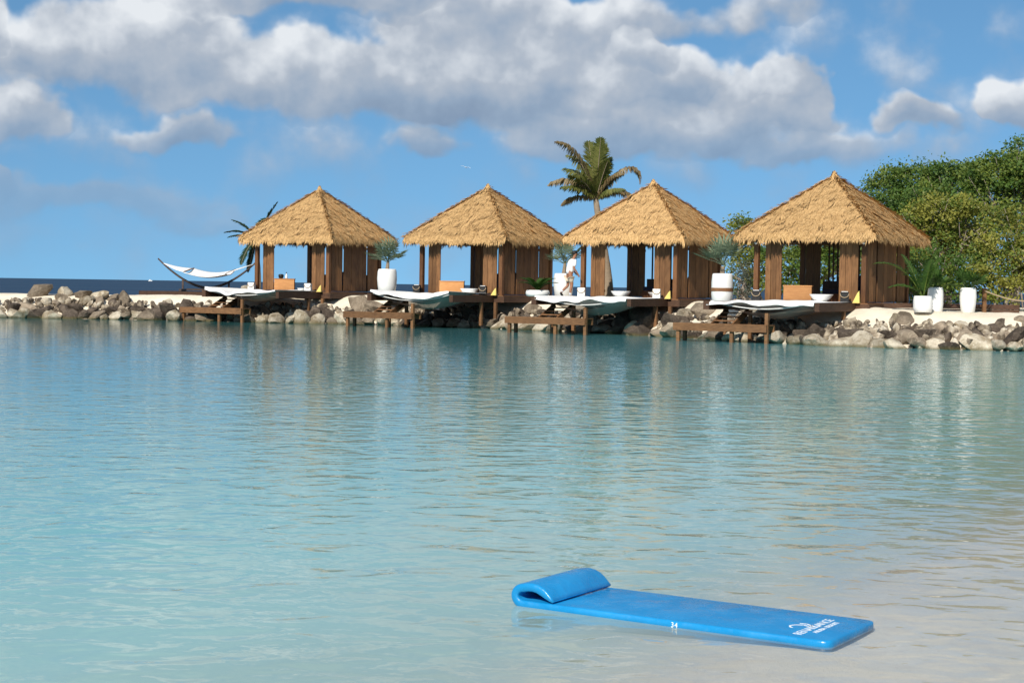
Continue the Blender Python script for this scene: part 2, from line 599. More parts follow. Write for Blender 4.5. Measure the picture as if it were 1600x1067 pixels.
DECK_SPANS = [(360, 505), (640, 785), (905, 1030), (1205, 1350)]
px = -160.0
n_st = 0
while px < 1680:                 # water-edge tier: pale weathered blocks
    Y = interp(WL, px); s = random.uniform(0.30, 0.52)
    left = px < 330
    k = random.choices(['rock_pale', 'rock_tan', 'rock_dark'], [0.42, 0.28, 0.30])[0]
    stone(px, random.uniform(0.0, 0.45), random.uniform(0.02, 0.16), s, k, 0.55)
    px += s * 1.25 * F / Y; n_st += 1
px = -160.0
while px < 1680:                 # middle tier: large dark boulders
    Y = interp(WL, px); s = random.uniform(0.32, 0.56)
    k = random.choices(['rock_pale', 'rock_tan', 'rock_dark'], [0.06, 0.16, 0.78])[0]
    stone(px, random.uniform(0.85, 1.35), random.uniform(0.24, 0.36), s, k, 0.52)
    px += s * 1.22 * F / Y; n_st += 1
px = -160.0
while px < 1680:                 # top tier
    Y = interp(WL, px); s = random.uniform(0.22, 0.44)
    light = px < 120
    if 215 < px < 1345:
        k = random.choices(['rock_pale', 'rock_tan', 'rock_dark'], [0.12, 0.33, 0.55])[0]
    else:
        k = random.choices(['rock_pale', 'rock_tan', 'rock_dark'], [0.5, 0.5, 0.0] if light else [0.05, 0.15, 0.8])[0]
    z = random.uniform(0.42, 0.54) + (0.18 if light else 0)
    stone(px, random.uniform(1.7, 2.2) , z, s * (1.1 if light else 1), k, 0.58)
    px += s * random.uniform(1.5, 2.1) * F / Y; n_st += 1
for (px, py_z, bb, s, k) in [(12, 1.05, 3.4, 0.48, 'rock_pale'), (50, 0.95, 3.0, 0.40, 'rock_tan'), (84, 0.92, 2.8, 0.45, 'rock_pale'), (110, 0.82, 2.6, 0.36, 'rock_tan'), (32, 0.82, 2.4, 0.40, 'rock_tan'),
                             (-25, 1.1, 3.2, 0.6, 'rock_tan'), (140, 0.78, 2.2, 0.42, 'rock_tan'), (269, 1.30, 5.0, 0.42, 'rock_pale'),
                             (520, 0.70, 1.9, 0.62, 'rock_tan'), (548, 0.62, 1.6, 0.5, 'rock_tan'), (560, 0.92, 2.6, 0.42, 'rock_tan'),
                             (580, 1.20, 4.6, 0.34, 'rock_tan'), (600, 1.18, 4.2, 0.16, 'rock_pale'), (636, 1.28, 4.6, 0.2, 'rock_dark'),
                             (790, 0.75, 2.2, 0.4, 'rock_tan'), (1030, 0.80, 2.3, 0.30, 'rock_pale'), (1060, 0.78, 2.4, 0.5, 'rock_tan'),
                             (1378, 0.76, 2.5, 0.42, 'rock_tan'), (1360, 0.80, 2.6, 0.30, 'rock_pale'), (1113, 1.18, 4.2, 0.17, 'rock_tan'),
                             (1150, 1.22, 4.2, 0.19, 'rock_tan'), (1560, 0.80, 2.8, 0.28, 'rock_tan'), (985, 0.45, 1.4, 0.75, 'rock_dark'),
                             (955, 0.40, 1.2, 0.7, 'rock_dark'), (1032, 0.42, 1.3, 0.72, 'rock_dark')]:
    stone(px, bb, py_z, s, k)
# small rubble filling the joints
rub_v, rub_f = [], []
small = []
for j in range(8):
    bm = bmesh.new(); bmesh.ops.create_icosphere(bm, subdivisions=2, radius=1.0)
    pl_ = [(Vector((random.gauss(0, 1), random.gauss(0, 1), random.gauss(0, 1))).normalized(), random.uniform(0.45, 0.8)) for _ in range(10)]
    for vt in bm.verts:
        for n, d in pl_:
            k = vt.co.dot(n)
            if k > d:
                vt.co -= n * (k - d)
    small.append(([vt.co.copy() for vt in bm.verts], [tuple(vt.index for vt in f.verts) for f in bm.faces])); bm.free()
for i in range(1650):
    px = random.uniform(-300, 1680); bb = random.uniform(-0.15, 2.0)
    p = wl(px) + BV * bb
    s_ = random.uniform(0.09, 0.24)
    z = sand_z(px, bb) + random.uniform(0.02, 0.2)
    e = Euler((random.uniform(0, 6), random.uniform(0, 6), random.uniform(0, 6))).to_matrix()
    sv, sf = random.choice(small)
    o = len(rub_v)
    sc_ = Vector((s_ * random.uniform(0.8, 1.5), s_, s_ * random.uniform(0.5, 0.9)))
    rub_v += [Vector((q_.x * sc_.x, q_.y * sc_.y, q_.z * sc_.z)) @ e + p + Vector((0, 0, z)) for q_ in sv]
    rub_f += [tuple(o + k for k in f) for f in sf]
rb = MB(); rb.v = [tuple(p) for p in rub_v]; rb.f = rub_f
tag(rb.build('rubble', M['rock_mix'], jetty), kind='stuff')


# ------------------------------------------------------------------ lagoon floor, lagoon water, open sea
SH0 = Vector((3.72, 11.85, 0)); SHN = Vector((-0.857, 0.516, 0))


def floor_z(x, y):
    d = (x - SH0.x) * SHN.x + (y - SH0.y) * SHN.y
    if d < 0:
        return -0.026 - d * 0.012
    return -0.026 - 1.75 * (1 - math.exp(-d * 0.03 - (d * 0.05) ** 2))


xs = np.concatenate([np.linspace(-90, -8, 24), np.linspace(-7.5, 9, 120), np.linspace(9.5, 70, 20)])
ys = np.concatenate([np.linspace(-25, 4, 10), np.linspace(4.5, 22, 130), np.linspace(23, 82, 40)])
vs = []
for x in xs:
    for y in ys:
        z = floor_z(x, y)
        if 4 < y < 25:
            z += 0.006 * math.sin((x * 0.54 + y * 0.84) * 3 + 1.5 * math.sin(x * 1.1)) + 0.004 * math.sin(x * 7 + 2 * math.sin(y * 3))
        vs.append((x, y, z))
ny = len(ys)
quads = [(i * ny + j, (i + 1) * ny + j, (i + 1) * ny + j + 1, i * ny + j + 1) for i in range(len(xs) - 1) for j in range(ny - 1)]
m, t, out = new_mat('seabed_sand')
v = pos(t)
a = t.noise(v, 0.9, 4, 0.6, 0.5); b = t.noise(v, 60, 3, 0.7); c = t.noise(v, 5, 4, 0.6, 0.8)
base = t.mix(t.smooth(a, 0.3, 0.7), (0.74, 0.64, 0.54), (0.64, 0.56, 0.47))
base = t.mix(t.math('MULTIPLY', t.smooth(c, 0.45, 0.7), 0.35), base, (0.54, 0.46, 0.39))
base = t.mix(t.math('MULTIPLY', t.smooth(b, 0.5, 0.75), 0.35), base, (0.48, 0.39, 0.32))
principled(t, out, base, 0.85, b, 0.01, 0.2)
tag(link('lagoon_floor', np_mesh('lagoon_floor', vs, quads, m, True)), kind='structure')

# lagoon water
m, t, out = new_mat('lagoon_water')
v = pos(t)
sep = t.add('ShaderNodeSeparateXYZ'); t.put(sep.inputs[0], v)
dd = t.math('ADD', t.math('MULTIPLY', t.math('SUBTRACT', sep.outputs[0], SH0.x), SHN.x), t.math('MULTIPLY', t.math('SUBTRACT', sep.outputs[1], SH0.y), SHN.y))
patch = t.noise(v, 0.5, 5, 0.6, 0.8)
ddp = t.math('ADD', dd, t.math('MULTIPLY', t.math('SUBTRACT', patch, 0.5), t.math('MULTIPLY_ADD', t.smooth(dd, 0.0, 3.0), 2.0, 0.5)))
dpos = t.math('MAXIMUM', ddp, 0.0)
turb = t.math('SUBTRACT', 1.0, t.math('MULTIPLY', t.math('EXPONENT', t.math('MULTIPLY', dpos, -0.85)), 0.84))      # how much of the floor the water hides
body = t.ramp(t.math('DIVIDE', dpos, 40.0), [(0.0, (0.72, 0.65, 0.56)), (0.010, (0.52, 0.59, 0.53)), (0.030, (0.38, 0.55, 0.51)), (0.13, (0.225, 0.49, 0.495)), (0.40, (0.125, 0.385, 0.425)), (0.9, (0.05, 0.19, 0.19))])
# ripples
wv = t.vmath('MULTIPLY', v, (0.95, 1.15, 1.0))
rot = t.add('ShaderNodeVectorRotate', rotation_type='Z_AXIS'); rot.inputs['Angle'].default_value = R(12)
t.put(rot.inputs['Vector'], wv)
rv = rot.outputs[0]
h0 = t.noise(rv, 1.5, 1, 0.4, 0.7)
h1 = t.noise(rv, 3.6, 1, 0.4, 0.7)
h2 = t.noise(rv, 8.5, 2, 0.5, 0.5)
h3 = t.noise(rv, 20, 2, 0.55, 0.3)
amp = t.math('ADD', 0.85, t.math('MULTIPLY', t.smooth(dd, 0.0, 9.0), 0.15))
hh = t.math('ADD', t.math('MULTIPLY', h1, 0.0130), t.math('ADD', t.math('MULTIPLY', h2, 0.0022), t.math('MULTIPLY', h3, 0.0003)))
lee = t.math('SUBTRACT', 1.0, t.math('MULTIPLY', t.smooth(dd, 7.0, 24.0), 0.55))      # calmer water in the lee of the rocks
hh = t.math('ADD', t.math('MULTIPLY', hh, t.math('MULTIPLY', amp, lee)), t.math('MULTIPLY', t.math('MULTIPLY', h0, 0.019), lee))
bp = t.add('ShaderNodeBump'); bp.inputs['Distance'].default_value = 1.0; bp.inputs['Strength'].default_value = 1.0
t.put(bp.inputs['Height'], hh)
inc = t.add('ShaderNodeNewGeometry').outputs['Incoming']
cs = t.math('ABSOLUTE', t.vmath('DOT_PRODUCT', inc, bp.outputs[0], out=1))
fres = t.math('MULTIPLY_ADD', t.math('POWER', t.math('SUBTRACT', 1.0, cs, clamp=True), 5.0), 0.92, 0.02)
tr = t.add('ShaderNodeBsdfTransparent'); tr.inputs[0].default_value = (0.93, 0.98, 0.97, 1)
df = t.add('ShaderNodeBsdfDiffuse'); t.put(df.inputs[0], body)
mb = t.add('ShaderNodeMixShader'); t.put(mb.inputs[0], turb)
t.l.new(tr.outputs[0], mb.inputs[1]); t.l.new(df.outputs[0], mb.inputs[2])
gl = t.add('ShaderNodeBsdfGlossy'); gl.inputs['Roughness'].default_value = 0.04
t.l.new(bp.outputs[0], gl.inputs['Normal'])
mx = t.add('ShaderNodeMixShader'); t.put(mx.inputs[0], fres)
t.l.new(mb.outputs[0], mx.inputs[1]); t.l.new(gl.outputs[0], mx.inputs[2])
t.l.new(mx.outputs[0], out.inputs[0])
M['lagoon'] = m

line = [wl(px) + BV * 5.0 for px in (-1400, -500, 0, 330, 600, 800, 1000, 1215, 1400, 1600, 1900, 2600)]
vs, fs = [], []
for p in line:
    vs.append((p.x, p.y, 0.0)); vs.append((p.x, -25.0, 0.0))
for i in range(len(line) - 1):
    fs.append((2 * i + 1, 2 * i + 3, 2 * i + 2, 2 * i))
wmb = MB(); wmb.add(vs, fs)
tag(wmb.build('lagoon_water', M['lagoon']), kind='structure')

m, t, out = new_mat('sea_water')
v = pos(t)
hs = t.noise(t.vmath('MULTIPLY', v, (1, 1.6, 1)), 0.5, 5, 0.6)
patch = t.noise(t.vmath('MULTIPLY', v, (0.3, 1.0, 1)), 0.02, 3)
base = t.mix(patch, (0.010, 0.032, 0.070), (0.020, 0.055, 0.105))
df = t.add('ShaderNodeBsdfDiffuse'); t.put(df.inputs[0], base)
bp = t.add('ShaderNodeBump'); bp.inputs['Distance'].default_value = 0.6
t.put(bp.inputs['Height'], hs)
gl = t.add('ShaderNodeBsdfGlossy'); gl.inputs['Roughness'].default_value = 0.25
t.l.new(bp.outputs[0], gl.inputs['Normal'])
mx = t.add('ShaderNodeMixShader'); mx.inputs[0].default_value = 0.13
t.l.new(df.outputs[0], mx.inputs[1]); t.l.new(gl.outputs[0], mx.inputs[2])
t.l.new(mx.outputs[0], out.inputs[0])
vs, fs = [], []
for p in line:
    d = Vector((p.x, p.y, 0)).normalized()
    vs.append((p.x, p.y, 0.0)); vs.append((p.x + d.x * 300, p.y + d.y * 300, 0.0)); vs.append((d.x * 45000, d.y * 45000, 0.0))
for i in range(len(line) - 1):
    a = 3 * i
    fs += [(a, a + 3, a + 4, a + 1), (a + 1, a + 4, a + 5, a + 2)]
smb = MB(); smb.add(vs, fs)
tag(smb.build('sea', m), kind='structure')


# ------------------------------------------------------------------ thatched huts
HUTS = [(-8.60, 74.0, 29.5), (-1.06, 69.0, 31.5), (5.32, 63.5, 31.0), (10.95, 57.0, 33.5)]
DZ = 1.31                              # deck level above the water
HA = 1.92                              # half side between post centres
EAVE, EZ, AZ = 2.48, 2.10, 4.36        # half side of the eave, heights over the deck


def thatch_mesh(seed):
    r = np.random.default_rng(seed)
    V, Q = [], []
    n0 = 0
    def prof(tt):                      # tt 0 apex .. 1 eave
        return AZ - (AZ - EZ - 0.12) * (0.93 * tt + 0.07 * tt ** 0.35) + 0.05 * np.sin(tt * math.pi)
    T, K = 640, 11
    N = T * K
    for face in range(4):
        tt = np.sqrt(r.uniform(0.0, 1.0, T))
        ne_ = 110                                                     # tufts of the eave fringe
        tt = np.clip(np.round(tt * 15) / 15 + r.normal(0, 0.02, T), 0.01, 0.97)
        tt[:ne_] = r.uniform(0.965, 1.0, ne_)
        u = r.uniform(-1, 1, T) * tt
        u[:ne_] = np.linspace(-1, 1, ne_) * tt[:ne_]
        ln = r.uniform(0.30, 0.58, T); yaw = r.normal(0, 0.20, T)
        lift = r.uniform(-0.012, 0.032, T) + (r.uniform(0, 1, T) > 0.94) * 0.05
        tt, u, ln, yaw, lift = (np.repeat(q_, K) for q_ in (tt, u, ln, yaw, lift))
        tt = np.clip(tt + r.normal(0, 0.006, N), 0.005, 1.0)
        u = np.clip(u + r.normal(0, 0.028, N), -tt, tt)
        ln = ln * r.uniform(0.65, 1.15, N); yaw = yaw + r.normal(0, 0.13, N); lift = lift + r.normal(0, 0.012, N)
        wd = r.uniform(0.014, 0.034, N)
        x0 = u * EAVE; y0 = -tt * EAVE; z0 = prof(tt) + 0.02
        sl = math.hypot(EAVE, AZ - EZ - 0.12)
        dn = np.array([0, -EAVE / sl, -(AZ - EZ - 0.12) / sl])
        nrm = np.array([0, (AZ - EZ - 0.12) / sl * -1, EAVE / sl]); nrm = np.array([0, -(AZ - EZ - 0.12) / sl, EAVE / sl])
        # fringe at the eave hangs steeper
        fr = np.clip((tt - 0.93) / 0.07, 0, 1)[:, None]
        D = dn[None, :] * (1 - fr) + np.array([0, -0.30, -0.95])[None, :] * fr
        D = D * np.cos(yaw)[:, None] + np.array([1, 0, 0])[None, :] * np.sin(yaw)[:, None]
        A = np.stack([x0, y0, z0], 1)
        A = A - D * (ln * 0.45 * (1 - fr[:, 0]))[:, None]
        lnf = ln * (1 - fr[:, 0] * 0.25)
        B = A + D * lnf[:, None] + nrm[None, :] * lift[:, None]
        S = np.array([1, 0, 0])[None, :] * wd[:, None]
        mid = A + D * (lnf * 0.55)[:, None] + nrm[None, :] * (lift * 0.7 + 0.012)[:, None]
        quad = np.stack([A - S * 0.7, mid - S, B, mid + S], 1).reshape(-1, 3)
        ca, sa = math.cos(face * math.pi / 2), math.sin(face * math.pi / 2)
        rot = np.array([[ca, -sa, 0], [sa, ca, 0], [0, 0, 1]])
        V.append(quad @ rot.T)
        Q.append(np.arange(n0, n0 + 4 * N).reshape(-1, 4)); n0 += 4 * N
    return np.concatenate(V), np.concatenate(Q)


def ridge_mesh(seed):
    r = np.random.default_rng(seed)
    V, Q = [], []; n0 = 0
    for face in range(4):
        N = 520
        tt = r.uniform(0.03, 1.0, N)
        x0 = tt * EAVE; z0 = AZ - (AZ - EZ - 0.12) * (0.93 * tt + 0.07 * tt ** 0.35) + 0.05 * np.sin(tt * math.pi) + 0.03
        side = r.uniform(-1, 1, N)
        D = np.stack([0.55 + 0.35 * side, -(0.55 - 0.35 * side), -0.42 + r.normal(0, 0.16, N)], 1)
        D /= np.linalg.norm(D, axis=1)[:, None]
        ln = r.uniform(0.14, 0.34, N); wd = r.uniform(0.012, 0.03, N)
        A = np.stack([x0, -x0, z0], 1) - D * 0.1 + r.normal(0, 0.03, (N, 3))
        B = A + D * ln[:, None] + np.array([0, 0, 1])[None, :] * r.uniform(0, 0.10, N)[:, None]
        S = np.stack([D[:, 1], -D[:, 0], D[:, 0] * 0 + 0.2], 1) * wd[:, None]
        mid = (A + B) / 2 + np.array([0, 0, 0.015])
        quad = np.stack([A - S * 0.6, mid - S, B, mid + S], 1).reshape(-1, 3)
        ca, sa = math.cos(face * math.pi / 2), math.sin(face * math.pi / 2)
        rot = np.array([[ca, -sa, 0], [sa, ca, 0], [0, 0, 1]])
        V.append(quad @ rot.T); Q.append(np.arange(n0, n0 + 4 * N).reshape(-1, 4)); n0 += 4 * N
    # apex tuft
    N = 160
    th = r.uniform(0, 2 * math.pi, N)
    A = np.stack([np.cos(th) * 0.10, np.sin(th) * 0.10, AZ + r.uniform(-0.1, 0.05, N)], 1)
    B = np.stack([np.cos(th) * r.uniform(0.0, 0.07, N), np.sin(th) * r.uniform(0, 0.07, N), AZ + r.uniform(0.05, 0.17, N)], 1)
    B[:60] = np.stack([np.cos(th[:60]) * 0.32, np.sin(th[:60]) * 0.32, AZ + r.uniform(-0.28, -0.15, 60)], 1)
    S = np.stack([-np.sin(th), np.cos(th), 0 * th], 1) * 0.025
    quad = np.stack([A - S, A + S, B + S * 0.3, B - S * 0.3], 1).reshape(-1, 3)
    V.append(quad); Q.append(np.arange(n0, n0 + 4 * N).reshape(-1, 4))
    return np.concatenate(V), np.concatenate(Q)


def make_hut():
    root = empty('thatched_hut', (0, 0, 0))
    # roof body
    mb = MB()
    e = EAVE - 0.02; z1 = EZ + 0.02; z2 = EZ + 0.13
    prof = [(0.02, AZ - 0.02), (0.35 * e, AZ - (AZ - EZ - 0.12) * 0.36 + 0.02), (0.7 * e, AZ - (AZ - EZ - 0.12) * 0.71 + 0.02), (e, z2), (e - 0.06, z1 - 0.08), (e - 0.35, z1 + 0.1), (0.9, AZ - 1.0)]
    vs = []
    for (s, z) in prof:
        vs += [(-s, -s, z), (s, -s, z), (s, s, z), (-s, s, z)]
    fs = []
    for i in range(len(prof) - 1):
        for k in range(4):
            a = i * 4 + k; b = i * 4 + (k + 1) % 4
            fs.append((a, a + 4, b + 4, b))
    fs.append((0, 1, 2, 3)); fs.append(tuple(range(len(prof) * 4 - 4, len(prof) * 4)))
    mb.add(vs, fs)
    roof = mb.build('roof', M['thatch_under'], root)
    V, Q = thatch_mesh(3)
    tag(link('thatch', np_mesh('thatch', V, Q, M['thatch']), roof), kind='stuff')
    V, Q = ridge_mesh(5)
    tag(link('ridge_thatch', np_mesh('ridge_thatch', V, Q, M['thatch_tip']), roof), kind='stuff')
    MB().tube([(0, 0, AZ), (0.01, 0, AZ + 0.17)], [0.05, 0.02], 6).build('finial', M['post'], roof)
    # posts
    pm = MB().box((0, 0, (EZ + 0.15) / 2), (0.16, 0.16, EZ + 0.15)).mesh('post', M['post'])
    for sx_ in (-1, 1):
        for sy_ in (-1, 1):
            link('post', pm, root, (sx_ * HA, sy_ * HA, 0))
    # ring beams
    for sx_ in (-1, 1):
        MB().box((sx_ * HA, 0, EZ + 0.07), (0.10, 2 * HA - 0.15, 0.16)).build('beam', M['dark'], root)
        MB().box((0, sx_ * HA, EZ + 0.07), (2 * HA - 0.15, 0.10, 0.16)).build('beam', M['dark'], root)
    # plank panels
    def panel(c, along, w, n, z0=0.04, z1=EZ, mat='plank'):
        L = w / n
        pl = MB().box((0, 0, 0), (L - 0.012, 0.035, z1 - z0) if along == 'x' else (0.035, L - 0.012, z1 - z0)).mesh('plank', M[mat])
        pn = link('wall_panel', None, root, (c[0], c[1], 0))
        rl = MB().box((0, 0, 0), (w * 0.96, 0.05, 0.09) if along == 'x' else (0.05, w * 0.96, 0.09)).mesh('rail', M['dark'])
        for z_ in (0.25, z1 - 0.25):
            link('rail', rl, pn, (0, 0.045, z_) if along == 'x' else (-0.045, 0, z_))
        for k in range(n):
            o = -w / 2 + L * (k + 0.5); jit = random.uniform(-0.006, 0.006)
            link('plank', pl, pn, (o, jit, (z0 + z1) / 2) if along == 'x' else (jit, o, (z0 + z1) / 2))
    panel((-1.30, -HA), 'x', 0.60, 3)
    panel((1.38, -HA), 'x', 0.66, 3)
    panel((HA, -1.33), 'y', 0.78, 3)
    panel((HA, 0.06), 'y', 1.72, 6)
    panel((HA, 1.40), 'y', 0.76, 3)
    panel((-1.52, HA), 'x', 0.56, 2)
    panel((0.30, HA), 'x', 2.9, 10, 0.04, 0.74, 'dark')
    # vertical rods of the rear screen
    rod = MB().box((0, 0, 0), (0.05, 0.05, EZ - 0.74)).mesh('slat', M['dark'])
    for k in range(16):
        x = -0.92 + k * 0.16
        link('slat', rod, root, (x, HA, (EZ + 0.74) / 2))
    # small white lamps on the front posts
    for x in (-1, 1):
        lp = MB().lathe([(0.01, -0.05), (0.045, -0.03), (0.055, 0.0), (0.045, 0.03), (0.01, 0.05)], 10).build('lamp', M['glass'], root, True, (x * HA, -HA - 0.11, 1.98))
        MB().beam((0, 0.06, 0.03), (0, 0, 0.03), 0.02, 0.02).build('bracket', M['black'], lp)
    return root


HUT_LABELS = ['thatched wooden hut at the left end of the jetty, beside the hammock',
              'thatched wooden hut second from the left, between the tall white pot and low bowl planter',
              'thatched wooden hut in front of the tall coconut palm',
              'thatched wooden hut nearest the mangrove trees, largest of the four']
hut0 = make_hut()
huts = []
for i, (x, y, a) in enumerate(HUTS):
    h = hut0 if i == 0 else copy_tree(hut0)
    h.location = (x, y, DZ); h.rotation_euler = (0, 0, -R(a))
    tag(h, HUT_LABELS[i], 'hut', 'thatched huts on the jetty')
    huts.append(h)
    for ch in h.children:
        if ch.name.startswith('roof'):
            for g in ch.children:
                g.rotation_euler = (0, 0, i * math.pi / 2)
                if i and g.name.startswith('thatch'):
                    V, Q = thatch_mesh(3 + i)
                    g.data = np_mesh('thatch', V, Q, M['thatch'])
                if i and g.name.startswith('ridge'):
                    V, Q = ridge_mesh(15 + i)
                    g.data = np_mesh('ridge_thatch', V, Q, M['thatch_tip'])
    h.scale = (1, 1, [1.035, 1.015, 1.0, 0.99][i])


def hut_pt(i, x, y, z=0.0):
    cx, cy, a = HUTS[i]; a = R(a)
    return Vector((cx + x * math.cos(a) + y * math.sin(a), cy - x * math.sin(a) + y * math.cos(a), DZ + z))


# ------------------------------------------------------------------ timber decks over the rocks
XL, XR, YF = -2.05, 1.62, -5.15


def make_deck():
    root = empty('timber_deck', (0, 0, 0))
    d = MB()
    for k in range(30):
        d.box((0, -2.1 + k * 0.146, -0.022), (4.3, 0.135, 0.04))
    tag(d.build('decking', M['deck'], root), kind='stuff')
    B = lambda c, s, n='beam', mt='dark': MB().box(c, s).build(n, M[mt], root)
    B((1.93, -2.13, -0.16), (0.50, 0.09, 0.24)); B((2.17, 0.02, -0.16), (0.09, 4.4, 0.24)); B((-2.17, 0.02, -0.16), (0.09, 4.4, 0.24)); B((0, 2.26, -0.16), (4.3, 0.09, 0.24))
    B((XR + 0.05, (YF - 2.0) / 2, -0.14), (0.16, -YF - 2.0, 0.27))
    B((XL - 0.05, (YF - 2.15) / 2, -0.14), (0.20, -YF - 1.85, 0.27))
    # bolts on the right beam
    # ledge above the water
    B((-1.45, -5.62, -0.86), (3.3, 0.08, 0.20), 'ledge_beam', 'ledge')
    B((-1.45, -5.05, -0.86), (3.3, 0.08, 0.20), 'ledge_beam', 'ledge')
    bd = MB().box((0, 0, 0), (3.3, 0.155, 0.035)).mesh('ledge_board', M['ledge'])
    for k in range(4):
        link('ledge_board', bd, root, (-1.45, -5.58 + k * 0.165, -0.74))
    for (x, y, h0, h1) in [(-2.95, -5.55, -1.75, -0.96), (-1.05, -5.53, -1.9, -0.96), (0.16, -5.53, -1.9, -0.35),
                           (-2.95, -5.1, -1.75, -0.96), (-1.0, -4.3, -1.6, -0.28), (XR + 0.05, -3.0, -1.2, -0.28), (XL, -4.0, -1.5, -0.28), (1.9, -2.3, -1.2, -0.28)]:
        B((x, y, (h0 + h1) / 2), (0.11, 0.11, h1 - h0), 'support_post', 'ledge')
    # rails of the net bay under the sagging net
    # stair down to the ledge along the left beam
    for x in (-2.0, -1.25):
        MB().beam((x, -3.9, -0.30), (x, -5.05, -0.80), 0.05, 0.20).build('stringer', M['ledge'], root)
    tr_ = MB().box((0, 0, 0), (0.72, 0.24, 0.04)).mesh('tread', M['ledge'])
    for k in range(4):
        link('tread', tr_, root, (-1.62, -4.02 - k * 0.27, -0.26 - k * 0.125))
    return root


DECK_LABELS = ['timber deck with ledge and stair under the leftmost hut',
               'timber deck with ledge and stair under the second hut from the left',
               'timber deck with ledge and stair under the hut by the coconut palm',
               'timber deck with ledge and stair under the hut nearest the mangroves']
deck0 = make_deck()
for i, (x, y, a) in enumerate(HUTS):
    d = deck0 if i == 0 else copy_tree(deck0)
    d.location = (x, y, DZ); d.rotation_euler = (0, 0, -R(a))
    tag(d, DECK_LABELS[i], 'deck', 'timber decks over the water')

# nets
m, t, out = new_mat('net_mesh')
v = objc(t)
ck = t.noise(v, 40, 2)
p = t.add('ShaderNodeBsdfDiffuse'); t.put(p.inputs[0], t.mix(ck, (0.34, 0.285, 0.26), (0.44, 0.375, 0.345)))
trn = t.add('ShaderNodeBsdfTransparent')
mx = t.add('ShaderNodeMixShader'); mx.inputs[0].default_value = 0.32
t.l.new(p.outputs[0], mx.inputs[1]); t.l.new(trn.outputs[0], mx.inputs[2]); t.l.new(mx.outputs[0], out.inputs[0])
M['net'] = m


def grid_mesh(name, fn, nu, nv, mat, thick=0.0):
    vs = [fn(i / nu, j / nv) for i in range(nu + 1) for j in range(nv + 1)]
    fs = [(i * (nv + 1) + j, (i + 1) * (nv + 1) + j, (i + 1) * (nv + 1) + j + 1, i * (nv + 1) + j + 1) for i in range(nu) for j in range(nv)]
    mb = MB(); mb.add(vs, fs)
    me = mb.mesh(name, mat, True)
    return me


def make_net(i, sag, seed, folds):
    r = random.Random(seed)
    root = empty('lounge_net', (0, 0, 0))
    x0, x1, y0, y1 = XL + 0.05, XR - 0.03, YF - 0.02, -2.25
    def net(u, w):
        return (x0 + (x1 - x0) * u, y0 + (y1 - y0) * w, 0.0 - sag * (math.sin(math.pi * u) ** 0.85) * (math.sin(math.pi * min(1, 0.16 + 0.84 * w)) ** 0.7) - 0.05 * math.sin(math.pi * u))
    link('net', grid_mesh('net', net, 28, 14, M['net']), root)
    # white canvas extended over the whole net to shade the rocks below, its hem hanging unevenly over the near rim
    ph = r.uniform(0, 6); hem = [r.uniform(0.03, 0.17) for _ in range(9)]
    def cloth(u, w):
        x = x0 - 0.10 + (x1 - x0 + 0.12) * u
        rip = 0.04 * math.sin(u * folds + ph) + 0.022 * math.sin(u * folds * 2.7 + ph * 2) + 0.012 * math.sin(u * 31 + ph)
        zr = -0.11 * math.sin(math.pi * u) ** 1.2
        if w < 0.25:                                    # the hem
            k = (0.25 - w) / 0.25
            hv = hem[int(u * 7.999)] * (1 - (u * 7.999) % 1) + hem[int(u * 7.999) + 1] * ((u * 7.999) % 1)
            y = y0 - 0.06 - 0.05 * k + 0.03 * math.sin(u * 26 + ph) * k
            z = 0.07 + zr + rip - k * hv
        else:
            k = (w - 0.25) / 0.75
            y = y0 - 0.06 + (y1 - y0 - 0.1) * k
            z = (0.07 + zr + rip) * (1 - k) + 0.05 * k - sag * 0.62 * math.sin(math.pi * u) * math.sin(math.pi * min(1, k * 1.04)) + rip * 0.5
        return (x, y, z)
    c = link('canvas', grid_mesh('canvas', cloth, 60, 20, M['canvas']), root)
    c.modifiers.new('thickness', 'SOLIDIFY').thickness = 0.012
    pts = [(x0 + (x1 - x0) * k / 24, y0 + 0.0, -0.05 * math.sin(math.pi * k / 24) - sag * 0.36 * math.sin(math.pi * k / 24) ** 0.85 + 0.005) for k in range(25)]
    MB().tube(pts, 0.02, 6).build('edge_rope', M['whiterope'], root)
    root.location = (HUTS[i][0], HUTS[i][1], DZ); root.rotation_euler = (0, 0, -R(HUTS[i][2]))
    return root


NET_L = ['white canvas and grey lounge net in front of the leftmost hut', 'sagging grey lounge net with white canvas in front of the second hut from the left',
         'deep sagging lounge net with white canvas before the hut by the coconut palm', 'long grey lounge net with white canvas before the hut nearest the mangroves']
for i, (sg, fl) in enumerate([(0.40, 9), (0.54, 7), (0.58, 8), (0.50, 6)]):
    tag(make_net(i, sg, i + 3, fl), NET_L[i], 'net', 'lounge nets over the water')


# ------------------------------------------------------------------ furniture on the decks
def chest(i, x, y, w, label, extra=None):
    r = empty('wooden_chest', hut_pt(i, x, y), -math.atan2(HUTS[i][0], HUTS[i][1]) - 0.06)
    MB().box((0, 0, 0.29), (w, 0.55, 0.46)).build('body', M['chest'], r)
    MB().box((0, 0, 0.535), (w + 0.04, 0.59, 0.028)).build('lid', M['chest'], r)
    MB().box((0, 0, 0.03), (w - 0.08, 0.47, 0.055)).build('plinth', M['dark'], r)
    tag(r, label, 'chest', 'wooden chests in the huts')


chest(0, -0.35, -2.0, 0.86, 'light brown wooden chest at the front of the leftmost hut')
chest(1, -0.38, -2.0, 0.98, 'light brown wooden chest at the front of the second hut from the left')
chest(3, -0.36, -2.0, 0.92, 'light brown wooden chest at the front of the hut nearest the mangroves')


